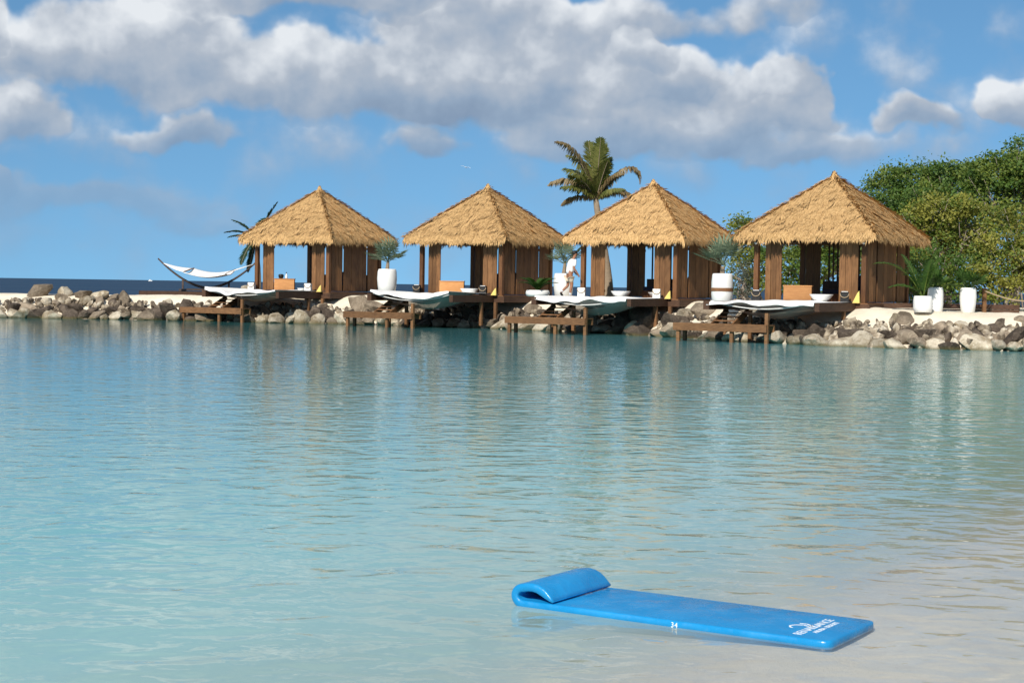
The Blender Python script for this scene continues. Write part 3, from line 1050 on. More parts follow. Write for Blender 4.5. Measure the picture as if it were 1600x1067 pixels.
def bowl(i, x, y, s, label):
    prof = [(0.13, 0), (0.16, 0.03), (0.30, 0.12), (0.38, 0.24), (0.395, 0.265), (0.37, 0.26), (0.29, 0.14), (0.05, 0.05)]
    o = MB().lathe([(r_ * s, z * s) for r_, z in prof], 28).build('white_bowl', M['white'], None, True, hut_pt(i, x, y))
    tag(o, label, 'bowl', 'white bowls on the decks')


bowl(0, 0.85, -2.35, 0.55, 'small white bowl on the deck of the leftmost hut')
bowl(1, 0.75, -2.45, 0.95, 'white bowl on the deck of the second hut from the left')
bowl(2, -0.15, -2.25, 0.95, 'wide white bowl in the doorway of the hut by the coconut palm')
bowl(2, 1.02, -1.60, 0.85, 'white bowl half hidden behind a panel of the hut by the coconut palm')
bowl(3, 0.62, -2.35, 1.0, 'wide white bowl beside the chest of the hut nearest the mangroves')


def lantern(i, x, y, white, label):
    r = empty('lantern', hut_pt(i, x, y), -R(HUTS[i][2]) + 0.35)
    body = M['white'] if white else M['black']
    b = MB()
    b.box((0, 0, 0.02), (0.27, 0.27, 0.04)).box((0, 0, 0.34), (0.27, 0.27, 0.03))
    for sx_ in (-1, 1):
        for sy_ in (-1, 1):
            b.box((sx_ * 0.12, sy_ * 0.12, 0.18), (0.03, 0.03, 0.29))
    b.build('frame', body, r)
    for a in range(4):
        o = MB().box((0, -0.112, 0.18), (0.205, 0.008, 0.285)).build('pane', body, r)
        o.rotation_euler = (0, 0, a * math.pi / 2)
    if not white:
        MB().box((0, 0, 0.365), (0.20, 0.20, 0.02)).build('lid', M['white'], r)
    pts = [(0.14 * math.cos(a), -0.15, 0.30 - 0.13 * math.sin(a)) for a in np.linspace(0, math.pi, 11)]
    MB().tube(pts, 0.014, 6).build('rope_handle', M['rope'], r)
    tag(r, label, 'lantern', 'lanterns on the decks')


LN = [(0, -1.92, -2.3, True, 'white lantern at the left post of the leftmost hut'), (0, 1.25, -2.45, True, 'white lantern at the right panel of the leftmost hut'),
      (1, -1.90, -2.3, False, 'black lantern with rope handle at the left post of the second hut from the left'), (1, 1.40, -2.45, False, 'black lantern with rope handle at the right panel of the second hut from the left'),
      (2, -1.75, -2.35, True, 'white lantern at the left post of the hut by the coconut palm'), (2, 1.40, -2.40, True, 'white lantern at the right panel of the hut by the coconut palm'),
      (3, -1.72, -2.35, False, 'black lantern with rope handle at the left post of the hut nearest the mangroves'), (3, 1.45, -2.4, False, 'black lantern with rope handle at the right panel of the hut nearest the mangroves')]
for a in LN:
    lantern(*a)


def yellow(i, x, y, label, h=0.30):
    # a cloth folded over into a small tent shape
    mb = MB()
    w = 0.12
    vs = [(-w, -0.06, 0.0), (w, -0.06, 0.0), (w * 0.9, 0.06, 0.0), (-w * 0.8, 0.06, 0.0), (w * 0.75, -0.01, h), (w * 0.2, -0.015, h * 0.8), (w * 0.7, 0.015, h * 0.97), (w * 0.2, 0.012, h * 0.78)]
    mb.add(vs, [(0, 1, 4, 5), (1, 2, 6, 4), (2, 3, 7, 6), (3, 0, 5, 7), (4, 6, 7, 5), (3, 2, 1, 0)])
    o = mb.build('yellow_cloth', M['yellow'], None, False, hut_pt(i, x, y))
    o.rotation_euler = (0, 0, -R(HUTS[i][2]))
    tag(o, label, 'cloth', 'yellow folded cloths')


yellow(0, 1.72, -2.3, 'small yellow cloth at the corner post of the leftmost hut')
yellow(1, 1.82, -2.3, 'small yellow cloth at the corner post of the second hut from the left')
yellow(2, 1.78, -2.25, 'small yellow cloth at the corner post of the hut by the coconut palm')
yellow(3, 1.80, -2.25, 'small yellow cloth at the corner post of the hut nearest the mangroves', 0.40)


def daybed(i, label):
    r = empty('daybed', hut_pt(i, 0.55, 0.85), -R(HUTS[i][2]))
    MB().box((0, 0, 0.15), (2.0, 1.5, 0.26)).build('base', M['post'], r)
    MB().box((0, 0, 0.36), (1.92, 1.42, 0.15)).build('mattress', M['navy'], r)
    for k, (x, y) in enumerate([(-0.62, 0.45), (0.0, 0.48), (0.62, 0.45)]):
        prof = [(0.02, -0.24), (0.16, -0.20), (0.24, -0.08), (0.26, 0.06), (0.20, 0.20), (0.03, 0.26)]
        o = MB().lathe(prof, 12).build('cushion', M['navy'], r, True, (x, y, 0.68)); o.scale = (1.15, 0.6, 1.0)
    tag(r, label, 'daybed', 'daybeds inside the huts')


for i, l in enumerate(['dark cushioned daybed inside the leftmost hut', 'dark cushioned daybed inside the second hut from the left',
                       'dark cushioned daybed inside the hut by the coconut palm', 'dark cushioned daybed inside the hut nearest the mangroves']):
    daybed(i, l)
# things on the left chest: a dark ice bucket and a bottle
p0 = hut_pt(0, -0.55, -2.0, 0.55)
o = MB().lathe([(0.07, 0), (0.10, 0.03), (0.12, 0.12), (0.115, 0.16), (0.06, 0.19)], 16).build('dark_bucket', M['black'], None, True, p0)
tag(o, 'small dark round bucket on the chest of the leftmost hut', 'bucket')
p0 = hut_pt(0, -0.26, -2.0, 0.55)
r = empty('bottle', p0)
MB().lathe([(0.045, 0), (0.05, 0.02), (0.05, 0.12), (0.02, 0.19), (0.016, 0.22)], 14).build('body', M['white'], r, True)
MB().lathe([(0.02, 0.22), (0.022, 0.23), (0.022, 0.27), (0.01, 0.28)], 10).build('cap', M['black'], r, True)
tag(r, 'small white bottle with dark cap on the chest of the leftmost hut', 'bottle')


# ------------------------------------------------------------------ hammock platform, stand, hammock
hp = empty('low_platform', hut_pt(0, -5.9, -0.9, -0.10), -R(HUTS[0][2]))
d = MB()
for k in range(16):
    d.box((0, -1.12 + k * 0.15, -0.022), (5.4, 0.138, 0.04))
tag(d.build('decking', M['dark'], hp), kind='stuff')
for y in (-1.16, 1.22):
    MB().box((0, y, -0.16), (5.4, 0.09, 0.25)).build('beam', M['dark'], hp)
for x in (-2.66, 2.66):
    MB().box((x, 0.03, -0.165), (0.08, 2.28, 0.24)).build('beam', M['dark'], hp)
for x in (-2.3, -0.4, 1.6):
    MB().box((x, -1.05, -0.68), (0.12, 0.12, 0.8)).build('support_post', M['dark'], hp)
tag(hp, 'dark low timber platform under the hammock', 'platform')

SY = 76.0
sL, sR, sB = P(247, 404, SY), P(404, 402, SY - 0.4), P(326, 452, SY - 0.2)
st = empty('hammock_stand', (sB.x, sB.y, hut_pt(0, 0, 0, -0.10).z))
o0 = st.location.copy()
arc = []
for k in range(25):
    u = k / 24
    x = (1 - u) * sL.x + u * sR.x; y = (1 - u) * sL.y + u * sR.y
    s_ = abs(2 * u - 1)
    z = sB.z + 0.06 + (sL.z - sB.z - 0.06) * s_ ** 1.75
    arc.append(Vector((x, y, z)) - o0)
MB().tube(arc, [0.034 + 0.030 * (1 - abs(2 * k / 24 - 1)) for k in range(25)], 8).build('arc_beam', M['arc'], st, True)
for u in (0.28, 0.72):
    c = arc[int(u * 24)]
    MB().beam((c.x, c.y - 0.62, 0.06), (c.x, c.y + 0.62, 0.06), 0.11, 0.11).build('foot', M['arc'], st)
    MB().beam((c.x, c.y, 0.1), (c.x, c.y, c.z), 0.08, 0.08).build('strut', M['arc'], st)
q0 = arc[4]; MB().beam((arc[7].x, 0, 0.09), (arc[17].x, 0, 0.09), 0.12, 0.09).build('base_beam', M['arc'], st)
tag(st, 'dark curved wooden hammock stand on the low platform', 'hammock stand')

hm = empty('hammock', (sB.x, sB.y, sB.z + 0.3))
o1 = hm.location.copy()
A0, B0 = arc[1] + o0 - o1, arc[23] + o0 - o1
fa = P(287, 425, SY - 0.95) - o1; ba = P(303, 419, SY + 0.25) - o1
fb = P(352, 428, SY - 0.95) - o1; bb_ = P(368, 421, SY + 0.25) - o1
def bed(u, w):
    a = fa.lerp(ba, w); b = fb.lerp(bb_, w)
    p_ = a.lerp(b, u)
    return (p_.x, p_.y, p_.z - 0.16 * math.sin(math.pi * u) - 0.12 * math.sin(math.pi * w))
hb = link('bed', grid_mesh('bed', bed, 16, 10, M['canvas']), hm)
hb.modifiers.new('thickness', 'SOLIDIFY').thickness = 0.03
MB().tube([fa, ba], 0.025, 6).build('spreader_bar', M['post'], hm)
MB().tube([fb, bb_], 0.025, 6).build('spreader_bar', M['post'], hm)
for (ap, e0, e1) in ((A0, fa, ba), (B0, fb, bb_)):
    def fan(u, w, ap=ap, e0=e0, e1=e1):
        e = e0.lerp(e1, w); p_ = ap.lerp(e, 0.06 + 0.94 * u)
        return (p_.x, p_.y, p_.z - 0.05 * math.sin(math.pi * u))
    if ap is A0:
        o = link('head_sheet', grid_mesh('head_sheet', fan, 8, 8, M['canvas']), hm)
        o.modifiers.new('thickness', 'SOLIDIFY').thickness = 0.01
    else:
        for k in range(7):
            MB().tube([ap, e0.lerp(e1, k / 6)], 0.009, 5).build('rope', M['whiterope'], hm)
tag(hm, 'white cloth hammock slung from the curved stand', 'hammock')


# ------------------------------------------------------------------ plants
def frond(mb_r, L_v, L_f, base, d0, L, droop, n=26, leaf=0.42, wid=0.028, up=Vector((0, 0, 1)), seed=0, hang=0.3, vee=0.5, pw=0.0):
    r = random.Random(seed)
    d = Vector(d0).normalized()
    pts = [Vector(base)]
    seg = L / n
    for k in range(n):
        d = (d + Vector((0, 0, -droop / n * (pw + 1) * ((k + 1) / n) ** pw))).normalized()
        pts.append(pts[-1] + d * seg)
    if mb_r is not None:
        mb_r.tube(pts, [0.022 * (1 - 0.8 * k / n) + 0.004 for k in range(n + 1)], 5)
    for k in range(3, n + 1):
        u = k / n
        dk = (pts[k] - pts[k - 1]).normalized()
        s = dk.cross(up)
        if s.length < 1e-3:
            s = Vector((1, 0, 0))
        s.normalize(); nn_ = s.cross(dk).normalized()
        ll = leaf * (math.sin(math.pi * min(1, 0.12 + 0.86 * u)) ** 0.6) * r.uniform(0.8, 1.15)
        for sg in (-1, 1):
            for sub in (0, 0.5):
                b0 = pts[k] - dk * seg * sub
                dl = (s * sg * 0.9 + dk * 0.75 + nn_ * vee * 0.4 + Vector((r.uniform(-.1, .1), r.uniform(-.1, .1), r.uniform(-.1, .1)))).normalized()
                m1 = b0 + dl * ll * 0.5
                e1 = m1 + (dl + Vector((0, 0, -hang * r.uniform(0.6, 1.5)))).normalized() * ll * 0.5
                wv_ = dk * wid
                o = len(L_v)
                L_v.extend([b0 - wv_ * 0.6, b0 + wv_ * 0.6, m1 + wv_, m1 - wv_, e1])
                L_f.extend([(o, o + 1, o + 2, o + 3), (o + 3, o + 2, o + 4)])


def palm_tree(name, label, base, top, fronds, mats, trunk_r=(0.19, 0.10), bend=0.35):
    base = Vector(base); top = Vector(top)
    root = empty(name, base)
    pts = []
    for k in range(15):
        u = k / 14
        p_ = base.lerp(top, u) + Vector((bend * math.sin(math.pi * u) * (1 - u), 0, 0)) - base
        pts.append(p_)
    rr = [trunk_r[0] * (1.35 if k == 0 else 1) * (1 - k / 14) + trunk_r[1] * (k / 14) + (0.006 if k % 2 else 0) for k in range(15)]
    MB().tube(pts, rr, 10).build('trunk', M['palmtrunk'], root, True)
    for k, (dx, dy, dz, L, droop, mt, hang, leaf, *ex) in enumerate(fronds):
        st_ = MB(); LV, LF = [], []
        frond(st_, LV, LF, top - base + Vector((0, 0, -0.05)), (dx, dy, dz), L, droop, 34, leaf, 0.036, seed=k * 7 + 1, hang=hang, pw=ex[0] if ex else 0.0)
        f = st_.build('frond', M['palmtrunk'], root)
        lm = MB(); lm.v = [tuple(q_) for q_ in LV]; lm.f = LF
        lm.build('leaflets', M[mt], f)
    tag(root, label, 'palm tree')
    return root


pb = P(951, 462, 67.0); pt = P(931, 312, 67.0)
palm_tree('coconut_palm', 'tall coconut palm with ragged fronds rising behind the third hut', (pb.x, pb.y, 1.1), pt, [
    (0.04, -0.25, 1.0, 2.55, 0.35, 'palm_green', 0.25, 0.62), (-0.10, 0.15, 1.0, 2.45, 0.5, 'palm_green', 0.3, 0.66), (0.14, 0.1, 1.0, 2.3, 0.3, 'palm_green', 0.3, 0.6),
    (-0.36, -0.1, 1.0, 3.0, 1.5, 'palm_brown', 1.6, 0.72, 1.2), (-0.30, 0.2, 1.0, 2.4, 1.5, 'palm_green', 1.8, 0.7, 1.0), (-0.55, 0.1, 0.9, 2.2, 1.7, 'palm_brown', 1.6, 0.78), (-0.35, 0.3, 1.0, 2.2, 1.4, 'palm_green', 1.2, 0.7),
    (-0.40, -0.4, 0.9, 1.8, 1.2, 'palm_green', 1.2, 0.7), (-0.8, 0.3, 0.45, 1.5, 1.2, 'palm_brown', 1.6, 0.6), (-0.65, -0.2, 0.65, 1.6, 1.0, 'palm_green', 1.4, 0.62),
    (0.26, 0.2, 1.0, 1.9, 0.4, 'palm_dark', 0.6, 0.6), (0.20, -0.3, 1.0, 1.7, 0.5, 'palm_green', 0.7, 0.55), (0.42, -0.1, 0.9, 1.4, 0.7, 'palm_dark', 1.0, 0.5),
    (0.60, 0.1, 0.80, 2.75, 4.2, 'palm_brown', 2.8, 0.66, 3.5), (0.5, -0.2, 0.85, 1.6, 1.2, 'palm_brown', 2.4, 0.6, 2.0), (0.55, -0.2, 0.6, 1.3, 1.0, 'palm_green', 2.0, 0.55), (0.7, 0.25, 0.7, 1.9, 1.5, 'palm_brown', 2.4, 0.6)],
    None, (0.24, 0.11), 0.12)
pb = P(404, 452, 78.5); pt = P(401, 372, 78.5)
palm_tree('young_palm', 'young dark green palm behind the left corner of the leftmost hut', (pb.x, pb.y, 1.0), pt, [
    (0.42, 0.0, 0.9, 2.0, 0.3, 'palm_dark', 0.3, 0.46), (-0.85, -0.1, 0.60, 1.55, 0.9, 'palm_dark', 0.4, 0.50), (-0.62, 0.1, 0.85, 1.5, 0.8, 'palm_dark', 0.4, 0.46), (-0.8, -0.3, 0.35, 1.35, 0.7, 'palm_dark', 0.5, 0.46),
    (-0.30, -0.3, -0.25, 1.5, 1.2, 'palm_dark', 0.5, 0.44), (-0.2, 0.1, -0.5, 1.6, 0.8, 'palm_dark', 0.5, 0.40), (0.1, 0.6, 0.8, 1.6, 0.6, 'palm_dark', 0.4, 0.4), (0.7, 0.3, 0.5, 1.4, 1.2, 'palm_dark', 0.4, 0.36)],
    None, (0.10, 0.07), 0.1)


def pot_lathe(kind, h, w):
    if kind == 'barrel':
        pr = [(0.36, 0), (0.40, 0.02), (0.47, 0.35), (0.50, 0.62), (0.475, 0.90), (0.44, 0.98), (0.42, 1.0), (0.39, 0.985), (0.38, 0.93)]
    elif kind == 'drum':
        pr = [(0.42, 0), (0.46, 0.03), (0.50, 0.3), (0.50, 0.7), (0.47, 0.95), (0.44, 1.0), (0.41, 0.98), (0.40, 0.92)]
    else:
        pr = [(0.38, 0), (0.47, 0.12), (0.50, 0.5), (0.48, 0.85), (0.44, 1.0), (0.41, 0.97), (0.40, 0.88)]
    return [(r_ * w, z * h) for r_, z in pr]


def fan_palm(parent, base, n, R0, mat, seed, zbias=0.55, leafw=0.05, droop=0.25, nseg=11):
    r = random.Random(seed)
    for k in range(n):
        th = 2 * math.pi * k / n + r.uniform(-0.4, 0.4)
        el = r.uniform(0.2, 1.5) if k % 3 else r.uniform(0.0, 0.7)
        d = Vector((math.cos(th) * math.cos(el), math.sin(th) * math.cos(el), math.sin(el) * zbias + 0.15)).normalized()
        Lp = R0 * r.uniform(0.45, 0.65)
        hub = Vector(base) + d * Lp
        pet = MB().tube([base, Vector(base) + d * Lp * 0.5 + Vector((0, 0, 0.03)), hub], [0.014, 0.011, 0.008], 5).build('stem', M[mat], parent)
        side = d.cross(Vector((0, 0, 1))).normalized(); nrm = side.cross(d).normalized()
        LV, LF = [], []
        for j in range(nseg):
            a = (j / (nseg - 1) - 0.5) * 3.9
            dl = (d * math.cos(a) + side * math.sin(a) + nrm * 0.12).normalized()
            LL = R0 * 0.52 * (0.75 + 0.25 * math.cos(a)) * r.uniform(0.85, 1.1)
            m1 = hub + dl * LL * 0.55; e1 = m1 + (dl + Vector((0, 0, -droop))).normalized() * LL * 0.45
            wv_ = dl.cross(nrm).normalized() * leafw * 0.5
            o = len(LV); LV += [hub, m1 + wv_, e1, m1 - wv_]; LF.append((o, o + 1, o + 2, o + 3))
        lm = MB(); lm.v = [tuple(q_) for q_ in LV]; lm.f = LF
        lm.build('leaf', M[mat], pet)


def planter(base, kind, h, w, label, grow, seed, band=False):
    root = empty('potted_palm', base)
    pot = MB().lathe(pot_lathe(kind, h, w), 32).build('pot', M['white'], root, True)
    MB().lathe([(0.01, h * 0.93), (0.395 * w, h * 0.93), (0.395 * w, h * 0.945), (0.01, h * 0.95)], 20).build('soil', M['soil'], pot)
    if band:
        MB().lathe([(0.455 * w, h * 0.40), (0.515 * w, h * 0.40), (0.52 * w, h * 0.52), (0.46 * w, h * 0.52)], 28).build('band', M['deck'], pot)
    grow(root, h)
    tag(root, label, 'planter', 'white planters with palms')


def base_at(px, py, Y, z):
    p_ = P(px, py, Y); return Vector((p_.x, Y, z))


planter(base_at(604.5, 458, 70.0, 1.24), 'barrel', 1.08, 0.84, 'tall white barrel pot with bushy grey-green palm right of the leftmost hut',
        lambda r_, h: (MB().tube([(0, 0, h * 0.9), (0.03, 0, h + 0.30)], [0.10, 0.06], 7).build('trunk', M['palmtrunk'], r_), fan_palm(r_, (0.03, 0, h + 0.28), 20, 1.06, 'fan_grey', 3, 1.1, 0.06)), 1)
planter(base_at(880, 466, 66.0, 1.24), 'barrel', 0.98, 0.80, 'white pot with pale palm behind the walking person',
        lambda r_, h: (MB().tube([(0, 0, h * 0.9), (0.05, 0, h + 0.4)], [0.09, 0.06], 7).build('trunk', M['palmtrunk'], r_), fan_palm(r_, (0.05, 0, h + 0.38), 18, 1.0, 'fan_grey', 8, 1.0, 0.055)), 2)
planter(base_at(1128, 470, 57.2, 1.21), 'drum', 1.02, 0.74, 'white pot with brown band and blue-green fan palm between the two right huts',
        lambda r_, h: (MB().tube([(0, 0, h * 0.9), (0.0, 0, h + 0.25)], [0.09, 0.07], 7).build('trunk', M['palmtrunk'], r_), fan_palm(r_, (0.02, 0, h + 0.28), 21, 1.08, 'fan_grey', 13, 1.15, 0.06, 0.1)), 3, True)


def cycad(r_, h):
    for k in range(14):
        th = 2 * math.pi * k / 14 + 0.2 * (k % 3)
        st_ = MB(); LV, LF = [], []
        frond(st_, LV, LF, (0, 0, h * 0.9), (math.cos(th), math.sin(th), 1.2 + 0.5 * (k % 2)), 0.90, 1.15, 12, 0.20, 0.024, seed=k, hang=0.1)
        f = st_.build('frond', M['cycad'], r_)
        lm = MB(); lm.v = [tuple(q_) for q_ in LV]; lm.f = LF
        lm.build('leaflets', M['cycad'], f)


planter(base_at(840, 462.5, 63.6, 1.30), 'bowl', 0.25, 0.92, 'low white bowl planter with a spreading green cycad', cycad, 4)


def areca(spec):
    def g(r_, h):
        for k, (dx, dy, dz, L, dr) in enumerate(spec):
            st_ = MB(); LV, LF = [], []
            frond(st_, LV, LF, (0.02 * k - 0.05, 0, h * 0.93), (dx, dy, dz), L, dr, 18, 0.42, 0.022, seed=k + 31, hang=0.5)
            f = st_.build('frond', M['leaf_mid'], r_)
            lm = MB(); lm.v = [tuple(q_) for q_ in LV]; lm.f = LF
            lm.build('leaflets', M['cycad'], f)
    return g


RY = 52.6
planter(base_at(1441.5, 490, RY, 1.06), 'drum', 0.52, 0.60, 'short white pot with a long arching palm frond at the right',
        areca([(-0.42, -0.1, 1.0, 2.1, 1.7), (-0.25, 0.2, 1.0, 1.5, 0.8), (0.35, 0, 1.0, 1.35, 0.3), (0.1, -0.2, 1.0, 1.2, 0.5), (-0.7, 0.1, 0.8, 1.2, 1.3)]), 5)
planter(base_at(1461, 490, RY + 0.8, 1.06), 'drum', 0.80, 0.50, 'tall white pot with fan palm just behind the short pot',
        lambda r_, h: fan_palm(r_, (0, 0, h * 0.95), 16, 0.74, 'cycad', 21, 1.1, 0.06), 6)
planter(base_at(1512, 490, RY + 0.6, 1.06), 'barrel', 0.80, 0.53, 'tall white pot with fan palm beside the brown rope post',
        lambda r_, h: fan_palm(r_, (0, 0, h * 0.95), 17, 0.76, 'cycad', 27, 1.1, 0.06), 7)

# rope fence post and rope
fp = base_at(1537.5, 489, RY + 1.0, 1.02)
r = empty('rope_fence_post', fp)
MB().box((0, 0, 0.40), (0.115, 0.115, 0.80)).build('post', M['plank'], r)
MB().box((0, 0, 0.815), (0.14, 0.14, 0.03)).build('cap', M['plank'], r)
tag(r, 'short brown square wooden post holding the rope', 'post')
fp2 = base_at(1665, 489, RY + 0.6, 1.02)
r = empty('rope_fence_post', fp2)
MB().box((0, 0, 0.40), (0.115, 0.115, 0.80)).build('post', M['plank'], r)
MB().box((0, 0, 0.815), (0.14, 0.14, 0.03)).build('cap', M['plank'], r)
tag(r, 'brown wooden post at the far right end of the rope', 'post')
pts = []
for k in range(17):
    u = k / 16
    p_ = fp.lerp(fp2, u); pts.append(Vector((p_.x, p_.y - 0.08, p_.z + 0.74 - 0.30 * math.sin(math.pi * u))) - fp)
o = MB().tube(pts, 0.025, 6).build('barrier_rope', M['rope'], None, True, fp)
tag(o, 'sagging rope hung from the brown post in front of the mangroves', 'rope')
# low board wall behind the pots
bw = empty('board_edging', base_at(1480, 488, RY + 2.2, 1.0), -0.12)
for k in range(2):
    MB().box((0, 0, 0.08 + k * 0.17), (4.6, 0.05, 0.155)).build('board', M['dark'], bw)
for x in (-2.1, -0.7, 0.7, 2.1):
    MB().box((x, 0.06, 0.16), (0.08, 0.07, 0.36)).build('stake', M['dark'], bw)
tag(bw, 'low dark board edging behind the white pots at the right', 'edging')


# ------------------------------------------------------------------ mangrove trees
def leaf_cloud(blobs, per_m2, leaf, r, clump=0.42, ncl=None):
    C = []
    for (c, rad) in blobs:
        rad = np.array(rad)
        area = 4 * math.pi * (np.prod(rad) ** (2 / 3))
        n = max(6, int(area * per_m2 * 0.46))
        d = r.normal(size=(n, 3)); d /= np.linalg.norm(d, axis=1)[:, None]
        d[:, 2] = np.where(d[:, 2] < -0.5, -d[:, 2] * 0.6, d[:, 2])
        k = r.uniform(0.70, 1.18, n)[:, None]
        C.append(np.array(c)[None, :] + d * rad[None, :] * k)
    C = np.concatenate(C)
    n = len(C); K = 60
    cs = r.uniform(0.6, 1.35, n)[:, None, None] * clump
    off = r.normal(size=(n, K, 3)) * np.array([0.5, 0.5, 0.33]) * cs
    P_ = (C[:, None, :] + off).reshape(-1, 3)
    m_ = len(P_)
    nrm = r.normal(size=(m_, 3)) * 0.75 + np.array([-0.15, -0.35, 0.75]); nrm /= np.linalg.norm(nrm, axis=1)[:, None]
    a = r.normal(size=(m_, 3)); s = np.cross(nrm, a); s /= np.linalg.norm(s, axis=1)[:, None]
    u = np.cross(s, nrm)
    L = (leaf * r.uniform(0.6, 1.3, m_))[:, None]
    V = np.stack([P_ - u * L * 0.5, P_ + s * L * 0.28, P_ + u * L * 0.55, P_ - s * L * 0.28], 1).reshape(-1, 3)
    return V, np.arange(4 * m_).reshape(-1, 4), C


def tree(name, label, px_base, Y, blobs_px, mat, seed, dens=5.0, leaf=0.13, mat2=None, trunks=3):
    r = np.random.default_rng(seed); rr = random.Random(seed)
    g = interp(SANDZ, px_base)
    base = Vector(((px_base - 800) * Y / F, Y, g - 0.1))
    root = empty(name, base)
    blobs = []
    for (px, py, dy, rx, rz) in blobs_px:
        c = P(px, py, Y + dy) - base
        k = (Y + dy) / F
        blobs.append(((c.x, c.y, c.z), (rx * k, (rx * k + rz * k) / 2, rz * k)))
    V, Q, C = leaf_cloud(blobs, dens, leaf, r)
    link('crown', np_mesh('crown', V, Q, M[mat]), root)
    if mat2:
        V, Q, _ = leaf_cloud(blobs, dens * 0.45, leaf * 1.05, r)
        link('crown', np_mesh('crown', V, Q, M[mat2]), root)
    cmean = Vector(np.mean([b_[0] for b_ in blobs], axis=0))
    tk = MB(); lb = MB()
    fork = Vector((cmean.x * 0.35, cmean.y * 0.35, min(1.2, cmean.z * 0.5)))
    tk.tube([(0, 0, -0.2), fork * 0.5 + Vector((rr.uniform(-.1, .1), 0, 0)), fork], [0.16, 0.12, 0.10], 7)
    for (c, rad) in blobs:
        c = Vector(c)
        mid = fork.lerp(c, 0.5) + Vector((rr.uniform(-.3, .3), rr.uniform(-.3, .3), rr.uniform(-.3, .1)))
        lb.tube([fork, mid, c, c + Vector((rr.uniform(-.4, .4), 0, rad[2] * 0.5))], [0.08, 0.06, 0.035, 0.012], 6)
        for _ in range(7):
            e = c + Vector((rr.uniform(-1, 1) * rad[0], rr.uniform(-1, 0.4) * rad[1], rr.uniform(-0.8, 0.9) * rad[2])) * 0.98
            lb.tube([mid.lerp(c, rr.uniform(0.2, 1)), (mid + e) / 2 + Vector((0, 0, rr.uniform(-.2, .2))), e], [0.03, 0.02, 0.006], 5)
    for _ in range(trunks):        # prop roots / extra stems
        a = rr.uniform(0, 6.28); e = Vector((math.cos(a), math.sin(a) * 0.5, 0)) * rr.uniform(0.3, 0.9)
        tk.tube([e + Vector((0, 0, -0.1)), e * 0.6 + Vector((0, 0, fork.z * 0.6)), fork], [0.035, 0.04, 0.04], 5)
    tk.build('trunk', M['bark'], root, True)
    lb.build('limbs', M['bark'], root, True)
    tag(root, label, 'tree', 'mangrove trees behind the beach')


tree('mangrove_tree', 'dark green mangrove tree just above the right hut roof', 1410, 74, [(1392, 300, 0, 38, 36), (1425, 282, 1, 45, 34), (1400, 350, -1, 50, 50), (1440, 330, 0, 50, 50), (1380, 420, 0, 50, 50)], 'leaf_dark', 1, 5, 0.14, 'leaf_mid')
tree('mangrove_tree', 'dark green mangrove tree with a knobbly top in the middle of the grove', 1480, 71, [(1472, 278, 0, 32, 26), (1500, 300, 0, 45, 40), (1462, 320, -1, 45, 40), (1515, 285, 1, 32, 30), (1490, 380, 0, 60, 60)], 'leaf_dark', 2, 5, 0.14, 'leaf_mid')
tree('mangrove_tree', 'tallest green mangrove tree reaching the right edge of the picture', 1590, 67, [(1600, 238, 0.5, 18, 22), (1565, 272, 0, 52, 36), (1610, 285, -0.5, 60, 45), (1545, 305, -0.5, 40, 38), (1590, 345, 0, 70, 55), (1655, 290, 0, 60, 60)], 'leaf_mid', 3, 5, 0.14, 'leaf_dark')
tree('mangrove_tree', 'yellow-green mangrove tree right behind the right hut', 1460, 62, [(1475, 332, 0, 58, 26), (1430, 352, 0.3, 36, 26), (1510, 340, 0, 48, 30), (1468, 375, 0.5, 64, 34), (1440, 400, 0.6, 50, 40), (1500, 400, 0.6, 50, 40)], 'leaf_yellow', 4, 4.5, 0.13, 'leaf_mid')
tree('mangrove_tree', 'yellow-green mangrove tree low at the right edge by the rope', 1580, 58.5, [(1590, 345, 1.5, 42, 26), (1570, 385, 0.6, 46, 24), (1605, 410, 0, 55, 30), (1562, 430, 0.2, 42, 26), (1600, 455, 0, 52, 28), (1640, 380, 0.5, 45, 50)], 'leaf_yellow', 5, 4.5, 0.13, 'leaf_mid')
tree('mangrove_shrub', 'dark green shrub between the right hut and the white pots', 1450, 59.5, [(1450, 425, 0, 45, 38), (1500, 440, 0.4, 45, 36), (1420, 455, 0.2, 35, 28), (1470, 460, 0, 50, 22), (1535, 455, 0.4, 42, 30)], 'leaf_dark', 6, 4.5, 0.12, 'leaf_mid')
tree('mangrove_tree', 'small yellowish tree standing in the gap between the two right huts', 1165, 69, [(1160, 355, 0, 16, 16), (1178, 375, 0, 24, 24), (1170, 410, 0, 28, 28), (1172, 445, 0, 30, 24)], 'leaf_yellow', 7, 6, 0.13, 'leaf_mid')
tree('mangrove_tree', 'green tree seen through the open front of the right hut', 1255, 67, [(1225, 415, 0, 38, 34), (1270, 405, 0, 40, 36), (1310, 420, 0, 40, 36), (1240, 450, 0, 45, 20), (1345, 410, 0, 40, 40)], 'leaf_mid', 8, 5, 0.13, 'leaf_dark')
tree('dry_shrub', 'grey leafed dry shrub beside the banded white pot', 1163, 61, [(1162, 440, 0, 18, 20), (1168, 458, 0, 18, 14)], 'leaf_grey', 9, 9, 0.09)
tree('mangrove_tree', 'green tree standing outside the right edge of the picture', 1740, 62, [(1740, 300, 0, 90, 80), (1700, 380, 0, 70, 60), (1770, 400, 0, 80, 70)], 'leaf_mid', 10, 3, 0.15)


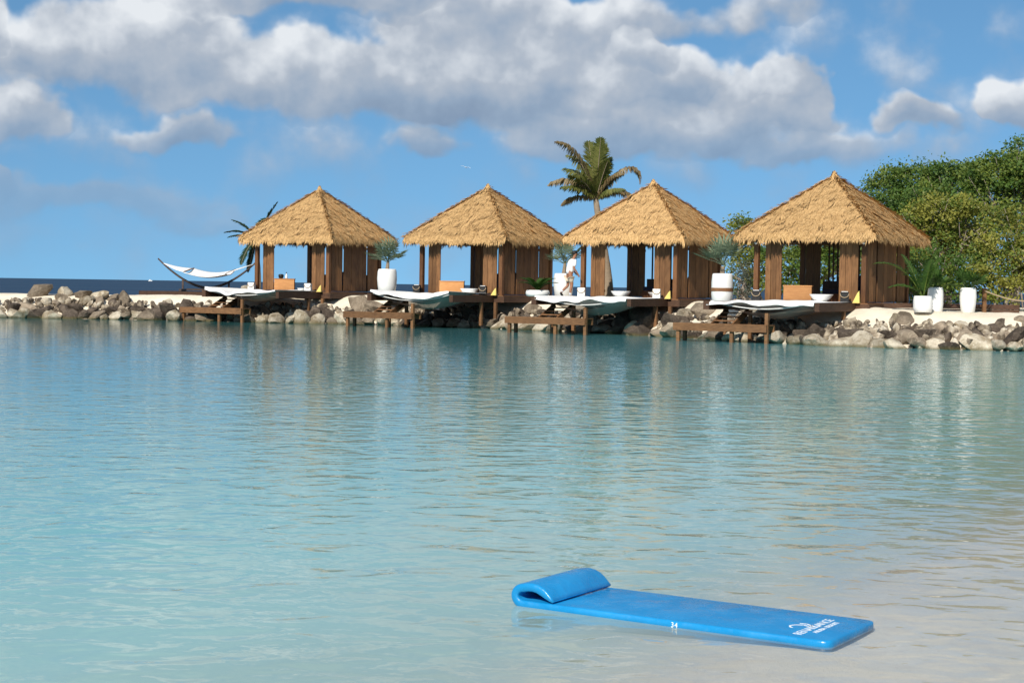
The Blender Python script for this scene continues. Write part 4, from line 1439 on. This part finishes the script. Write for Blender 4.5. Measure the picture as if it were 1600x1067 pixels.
# ------------------------------------------------------------------ walking person
def skin_obj(name, joints, bones, mat, parent, sub=1):
    me = bpy.data.meshes.new(name)
    names = list(joints)
    me.from_pydata([joints[n][0] for n in names], [(names.index(a), names.index(b)) for a, b in bones], [])
    o = link(name, me, parent)
    me.materials.append(mat)
    md = o.modifiers.new('skin', 'SKIN')
    md.use_smooth_shade = True
    for i, n in enumerate(names):
        rd = joints[n][1]
        me.skin_vertices[0].data[i].radius = rd if hasattr(rd, '__len__') else (rd, rd)
        me.skin_vertices[0].data[i].use_root = (i == 0)
    s = o.modifiers.new('sub', 'SUBSURF'); s.levels = sub; s.render_levels = sub
    return o


pp = P(889, 465, 62.6)
per = empty('person', (pp.x, 62.6, 1.27))
# x = walking direction (to the right), z up
J = {'pelvis': ((0, 0, 0.92), (0.13, 0.15)), 'waist': ((0.03, 0, 1.08), (0.11, 0.14)), 'chest': ((0.10, 0, 1.30), (0.12, 0.17)), 'neckb': ((0.16, 0, 1.47), (0.065, 0.075)),
     'neck': ((0.19, 0, 1.53), 0.055), 'head1': ((0.215, 0, 1.60), (0.085, 0.075)), 'head2': ((0.225, 0, 1.67), (0.10, 0.082)), 'head3': ((0.22, 0, 1.73), (0.07, 0.06)),
     'hipR': ((0.0, -0.10, 0.86), 0.09), 'kneeR': ((0.06, -0.11, 0.47), 0.058), 'calfR': ((0.02, -0.11, 0.34), 0.055), 'ankR': ((0.0, -0.11, 0.09), 0.036), 'toeR': ((0.15, -0.12, 0.035), 0.035),
     'hipL': ((0.0, 0.10, 0.86), 0.09), 'kneeL': ((-0.01, 0.11, 0.46), 0.058), 'calfL': ((-0.12, 0.11, 0.36), 0.055), 'ankL': ((-0.28, 0.11, 0.22), 0.036), 'toeL': ((-0.21, 0.11, 0.08), 0.035),
     'shR': ((0.12, -0.19, 1.40), 0.062), 'elR': ((0.08, -0.25, 1.12), 0.045), 'wrR': ((0.24, -0.24, 0.93), 0.028), 'haR': ((0.28, -0.235, 0.87), (0.035, 0.018)),
     'shL': ((0.12, 0.19, 1.40), 0.062), 'elL': ((0.16, 0.25, 1.12), 0.045), 'wrL': ((0.32, 0.24, 0.97), 0.028), 'haL': ((0.37, 0.235, 0.93), (0.035, 0.018))}
Bn = [('pelvis', 'waist'), ('waist', 'chest'), ('chest', 'neckb'), ('neckb', 'neck'), ('neck', 'head1'), ('head1', 'head2'), ('head2', 'head3'),
      ('pelvis', 'hipR'), ('hipR', 'kneeR'), ('kneeR', 'calfR'), ('calfR', 'ankR'), ('ankR', 'toeR'), ('pelvis', 'hipL'), ('hipL', 'kneeL'), ('kneeL', 'calfL'), ('calfL', 'ankL'), ('ankL', 'toeL'),
      ('chest', 'shR'), ('shR', 'elR'), ('elR', 'wrR'), ('wrR', 'haR'), ('chest', 'shL'), ('shL', 'elL'), ('elL', 'wrL'), ('wrL', 'haL')]
for sd, hp_ in (('R', Vector((0.28, -0.235, 0.87))), ('L', Vector((0.37, 0.235, 0.93)))):
    dirn = Vector((0.35, 0, -0.93)).normalized() if sd == 'R' else Vector((0.7, 0, -0.7)).normalized()
    acr = Vector((dirn.z, 0, -dirn.x)) * -1
    for k in range(4):
        b0 = hp_ + dirn * 0.02 + acr * (k - 1.5) * 0.019
        L = [0.065, 0.078, 0.072, 0.055][k]
        J[f'f{k}a{sd}'] = (tuple(b0 + dirn * L * 0.5), 0.0085); J[f'f{k}b{sd}'] = (tuple(b0 + (dirn + Vector((0, 0.25 if sd == 'R' else -0.25, 0))).normalized() * L), 0.0075)
        Bn += [('ha' + sd, f'f{k}a{sd}'), (f'f{k}a{sd}', f'f{k}b{sd}')]
    t0 = hp_ - acr * 0.035 - dirn * 0.01
    J['ta' + sd] = (tuple(t0), 0.010); J['tb' + sd] = (tuple(t0 - acr * 0.02 + dirn * 0.035), 0.0085)
    Bn += [('wr' + sd, 'ta' + sd), ('ta' + sd, 'tb' + sd)]
body = skin_obj('body', J, Bn, M['skin'], per)
# nose and ears belong to the head
nz = MB().lathe([(0.004, 0), (0.012, 0.012), (0.016, 0.03), (0.006, 0.05)], 8).build('nose', M['skin'], body, True, (0.318, 0, 1.63))
for s_ in (-1, 1):
    e_ = MB().lathe([(0.004, -0.03), (0.014, -0.015), (0.018, 0.01), (0.005, 0.032)], 8).build('ear', M['skin'], body, True, (0.215, s_ * 0.083, 1.65)); e_.scale = (1, 0.5, 1)
    MB().lathe([(0.003, -0.009), (0.009, 0.0), (0.003, 0.009)], 8).build('eye', M['hair'], body, True, (0.308, s_ * 0.032, 1.665))
MB().box((0.312, 0, 1.595), (0.01, 0.05, 0.008)).build('mouth', M['hair'], body)
hr = MB().lathe([(0.01, -0.06), (0.07, -0.055), (0.105, 0.0), (0.10, 0.05), (0.06, 0.095), (0.01, 0.105)], 16).build('hair', M['hair'], per, True, (0.20, 0, 1.685)); hr.scale = (1.05, 0.9, 1)
skin_obj('shirt', {'b': ((-0.01, 0, 0.86), (0.165, 0.185)), 'w': ((0.03, 0, 1.08), (0.15, 0.175)), 'c': ((0.10, 0, 1.30), (0.155, 0.20)), 'n': ((0.15, 0, 1.45), (0.09, 0.11)),
                   'r': ((0.12, -0.21, 1.38), 0.085), 'r2': ((0.09, -0.25, 1.17), 0.075), 'l': ((0.12, 0.21, 1.38), 0.085), 'l2': ((0.15, 0.25, 1.17), 0.075)},
         [('b', 'w'), ('w', 'c'), ('c', 'n'), ('c', 'r'), ('r', 'r2'), ('c', 'l'), ('l', 'l2')], M['shirt'], per)
skin_obj('shorts', {'p': ((0, 0, 0.88), (0.155, 0.175)), 'r': ((0.02, -0.10, 0.76), 0.115), 'r2': ((0.05, -0.11, 0.55), 0.10), 'l': ((0.0, 0.10, 0.76), 0.115), 'l2': ((-0.01, 0.11, 0.55), 0.10)},
         [('p', 'r'), ('r', 'r2'), ('p', 'l'), ('l', 'l2')], M['shorts'], per)
skin_obj('sock', {'a': ((0.0, -0.11, 0.22), 0.052), 'b': ((0.0, -0.11, 0.08), 0.05)}, [('a', 'b')], M['sock'], per)
skin_obj('sock', {'a': ((-0.20, 0.11, 0.29), 0.052), 'b': ((-0.28, 0.11, 0.22), 0.05)}, [('a', 'b')], M['sock'], per)
skin_obj('shoe', {'a': ((-0.03, -0.11, 0.06), 0.055), 'b': ((0.07, -0.115, 0.045), 0.05), 'c': ((0.17, -0.12, 0.035), 0.04)}, [('a', 'b'), ('b', 'c')], M['sock'], per)
skin_obj('shoe', {'a': ((-0.31, 0.11, 0.22), 0.055), 'b': ((-0.26, 0.11, 0.14), 0.05), 'c': ((-0.20, 0.11, 0.06), 0.042)}, [('a', 'b'), ('b', 'c')], M['black'], per)
per.rotation_euler = (0, 0, 0.35)
tag(per, 'person in white shirt and beige shorts walking past the third hut', 'person')


# ------------------------------------------------------------------ foam float in the shallows
A_ = Vector((0.232, 8.69, 0)); B_ = Vector((1.515, 7.88, 0))
U = (B_ - A_).normalized(); ang = math.atan2(U.y, U.x)
TH = 0.046; WD = 0.63; LEN = (B_ - A_).length
fl = empty('pool_float', (A_.x, A_.y, -0.013), ang)
# centreline in the (x along, z) plane, x=0 where the rolled pillow touches the pad
cl = [(LEN + 0.03 - q_, TH / 2) for q_ in (0.0, 0.006, 0.016, 0.03, 0.05)] + [(LEN - 0.05 - k * (LEN + 0.13) / 44, TH / 2) for k in range(45)]
x_end = cl[-1][0]
rr_ = 0.044
for k in range(1, 13):
    a = math.pi * k / 12
    cl.append((x_end - math.sin(a) * rr_ * 1.15, TH / 2 + rr_ * (1 - math.cos(a))))
zt = cl[-1][1]
for (dx, dz) in [(0.03, 0.007), (0.06, 0.008), (0.09, 0.003), (0.12, -0.010), (0.145, -0.026), (0.168, -0.042), (0.188, -0.055)]:
    cl.append((x_end + dx, zt + dz))
rib_v, rib_f = [], []
edge = [(-0.5, 0.34), (-0.49, 0.46), (-0.478, 0.5), (0.478, 0.5), (0.49, 0.46), (0.5, 0.34), (0.5, -0.34), (0.49, -0.46), (0.478, -0.5), (-0.478, -0.5), (-0.49, -0.46), (-0.5, -0.34)]
ne = len(edge)
for i, (x, z) in enumerate(cl):
    x_a, z_a = cl[max(i - 1, 0)]; x_b, z_b = cl[min(i + 1, len(cl) - 1)]
    d = Vector((x_b - x_a, 0, z_b - z_a)).normalized(); n_ = Vector((d.z, 0, -d.x))    # n_ points to the upper side on the pad
    th = TH; wd = WD
    if i < 5:
        wd = WD * [0.86, 0.915, 0.955, 0.98, 0.995][i]
        th = TH * [0.62, 0.9, 0.98, 1, 1][i]
    if i > len(cl) - 4:
        th = TH * [0.85, 0.6, 0.3][i - len(cl) + 3]
    for (ey, ez) in edge:
        lift = 0.012 * max(0, (x - LEN * 0.55)) / (LEN * 0.45) * 0
        rib_v.append((x + n_.x * ez * th, WD / 2 + ey * wd, z + n_.z * ez * th))
for i in range(len(cl) - 1):
    for k in range(ne):
        a = i * ne + k; b = i * ne + (k + 1) % ne
        rib_f.append((a, b, b + ne, a + ne))
rib_f.append(tuple(range(ne - 1, -1, -1))); rib_f.append(tuple(range((len(cl) - 1) * ne, len(cl) * ne)))
m, t, out = new_mat('blue_vinyl_foam')
v = objc(t)
n_a = t.noise(v, 5, 3); n_b = t.noise(v, 60, 3)
base = t.mix(t.smooth(n_a, 0.3, 0.7), (0.005, 0.215, 0.50), (0.010, 0.255, 0.57))
scf = t.noise(t.vmath('MULTIPLY', v, (6, 40, 6)), 1.0, 5, 0.7, 1.5)
base = t.mix(t.math('MULTIPLY', t.smooth(scf, 0.60, 0.75), 0.22), base, (0.10, 0.36, 0.62))
pr_ = principled(t, out, base, t.math('MULTIPLY_ADD', t.smooth(t.noise(v, 7, 5, 0.65, 0.8), 0.40, 0.60), 0.24, 0.24), t.math('ADD', n_a, t.math('MULTIPLY', n_b, 0.10)), 0.010, 0.45)
fm = MB(); fm.v = rib_v; fm.f = rib_f
import bmesh
me = fm.mesh('pad', m, True)
bm_ = bmesh.new(); bm_.from_mesh(me); bmesh.ops.recalc_face_normals(bm_, faces=bm_.faces); bm_.to_mesh(me); bm_.free()
pad = link('pad', me, fl)
tag(fl, 'blue foam pool float with rolled pillow lying in the shallow water', 'pool float')
M['print'] = mat_plain('white_print', (0.78, 0.84, 0.88), 0.6, 0.1, 80)


def text_obj(name, s, size, parent, loc, rot, extrude=0.0006, spacing=1.0, shear=0.0):
    cu = bpy.data.curves.new(name, 'FONT')
    cu.body = s; cu.size = size; cu.align_x = 'CENTER'; cu.align_y = 'CENTER'; cu.extrude = extrude; cu.space_character = spacing; cu.shear = shear
    cu.resolution_u = 3
    tmp = bpy.data.objects.new(name, cu)
    me = bpy.data.meshes.new_from_object(tmp)
    bpy.data.objects.remove(tmp)
    me.materials.clear(); me.materials.append(M['print'])
    o = link(name, me, parent, loc)
    o.rotation_euler = rot
    return o


zt = TH + 0.0008
lx = LEN - 0.165
text_obj('lettering', 'RENAISSANCE', 0.070, pad, (lx, 0.285, zt), (0, 0, math.pi / 2 - 0.0), 0.0004, 1.0)
text_obj('lettering', 'ARUBA  RESORT', 0.042, pad, (lx + 0.055, 0.305, zt), (0, 0, math.pi / 2), 0.0004, 1.0)
em = MB()
def stroke(pts, w):
    for a, b in zip(pts[:-1], pts[1:]):
        em.beam((a[0], a[1], 0), (b[0], b[1], 0), w, 0.0008)
stroke([(0.01, 0.255), (-0.05, 0.285), (-0.085, 0.262), (-0.10, 0.232), (-0.085, 0.20), (-0.07, 0.19)], 0.011)
stroke([(0.01, 0.275), (-0.045, 0.318), (-0.08, 0.310)], 0.010)
em.build('emblem', M['print'], pad, False, (lx - 0.012, 0.01, zt))
text_obj('lettering', '34', 0.037, pad, (LEN * 0.475, -0.0012, TH * 0.52), (math.pi / 2, 0, 0), 0.0006, 1.1)


# ------------------------------------------------------------------ far small things
bp_ = P(728, 262, 150)
gb = empty('gull', bp_)
MB().tube([(-0.16, 0, 0), (-0.05, 0, 0.01), (0.1, 0, 0.02), (0.17, 0, 0.03)], [0.01, 0.05, 0.045, 0.01], 8).build('body', M['white'], gb, True)
for s_ in (-1, 1):
    w_ = MB()
    w_.add([(0.05, 0.04 * s_, 0.02), (-0.05, 0.04 * s_, 0.02), (0.0, 0.25 * s_, 0.09), (0.09, 0.25 * s_, 0.09), (-0.08, 0.48 * s_, 0.04), (0.05, 0.04 * s_, 0.005), (-0.05, 0.04 * s_, 0.005), (0.0, 0.25 * s_, 0.075), (0.09, 0.25 * s_, 0.075), (-0.08, 0.48 * s_, 0.03)],
           [(0, 1, 2, 3), (3, 2, 4), (5, 8, 7, 6), (8, 9, 7), (0, 3, 8, 5), (1, 6, 7, 2), (3, 4, 9, 8), (4, 2, 7, 9)])
    w_.build('wing', M['white'], gb)
gb.rotation_euler = (0.2, 0.1, 1.35)
tag(gb, 'tiny white gull flying in the sky above the second hut', 'bird')

bt = GP(235, 438.3, 0.0); bt = Vector((-0.2173 * 2600, 2600, 0))
r = empty('boat', bt)
hl = MB()
hl.add([(-3, -0.9, 1.1), (3.4, 0, 1.5), (-3, 0.9, 1.1), (-2.8, -0.6, -0.2), (2.6, 0, -0.2), (-2.8, 0.6, -0.2)], [(0, 1, 2), (3, 5, 4), (0, 3, 4, 1), (1, 4, 5, 2), (2, 5, 3, 0)])
hl.build('hull', M['white'], r)
MB().box((-0.4, 0, 1.9), (2.4, 1.3, 1.4)).build('cabin', M['white'], r)
tag(r, 'tiny white boat far off on the horizon at the left', 'boat')
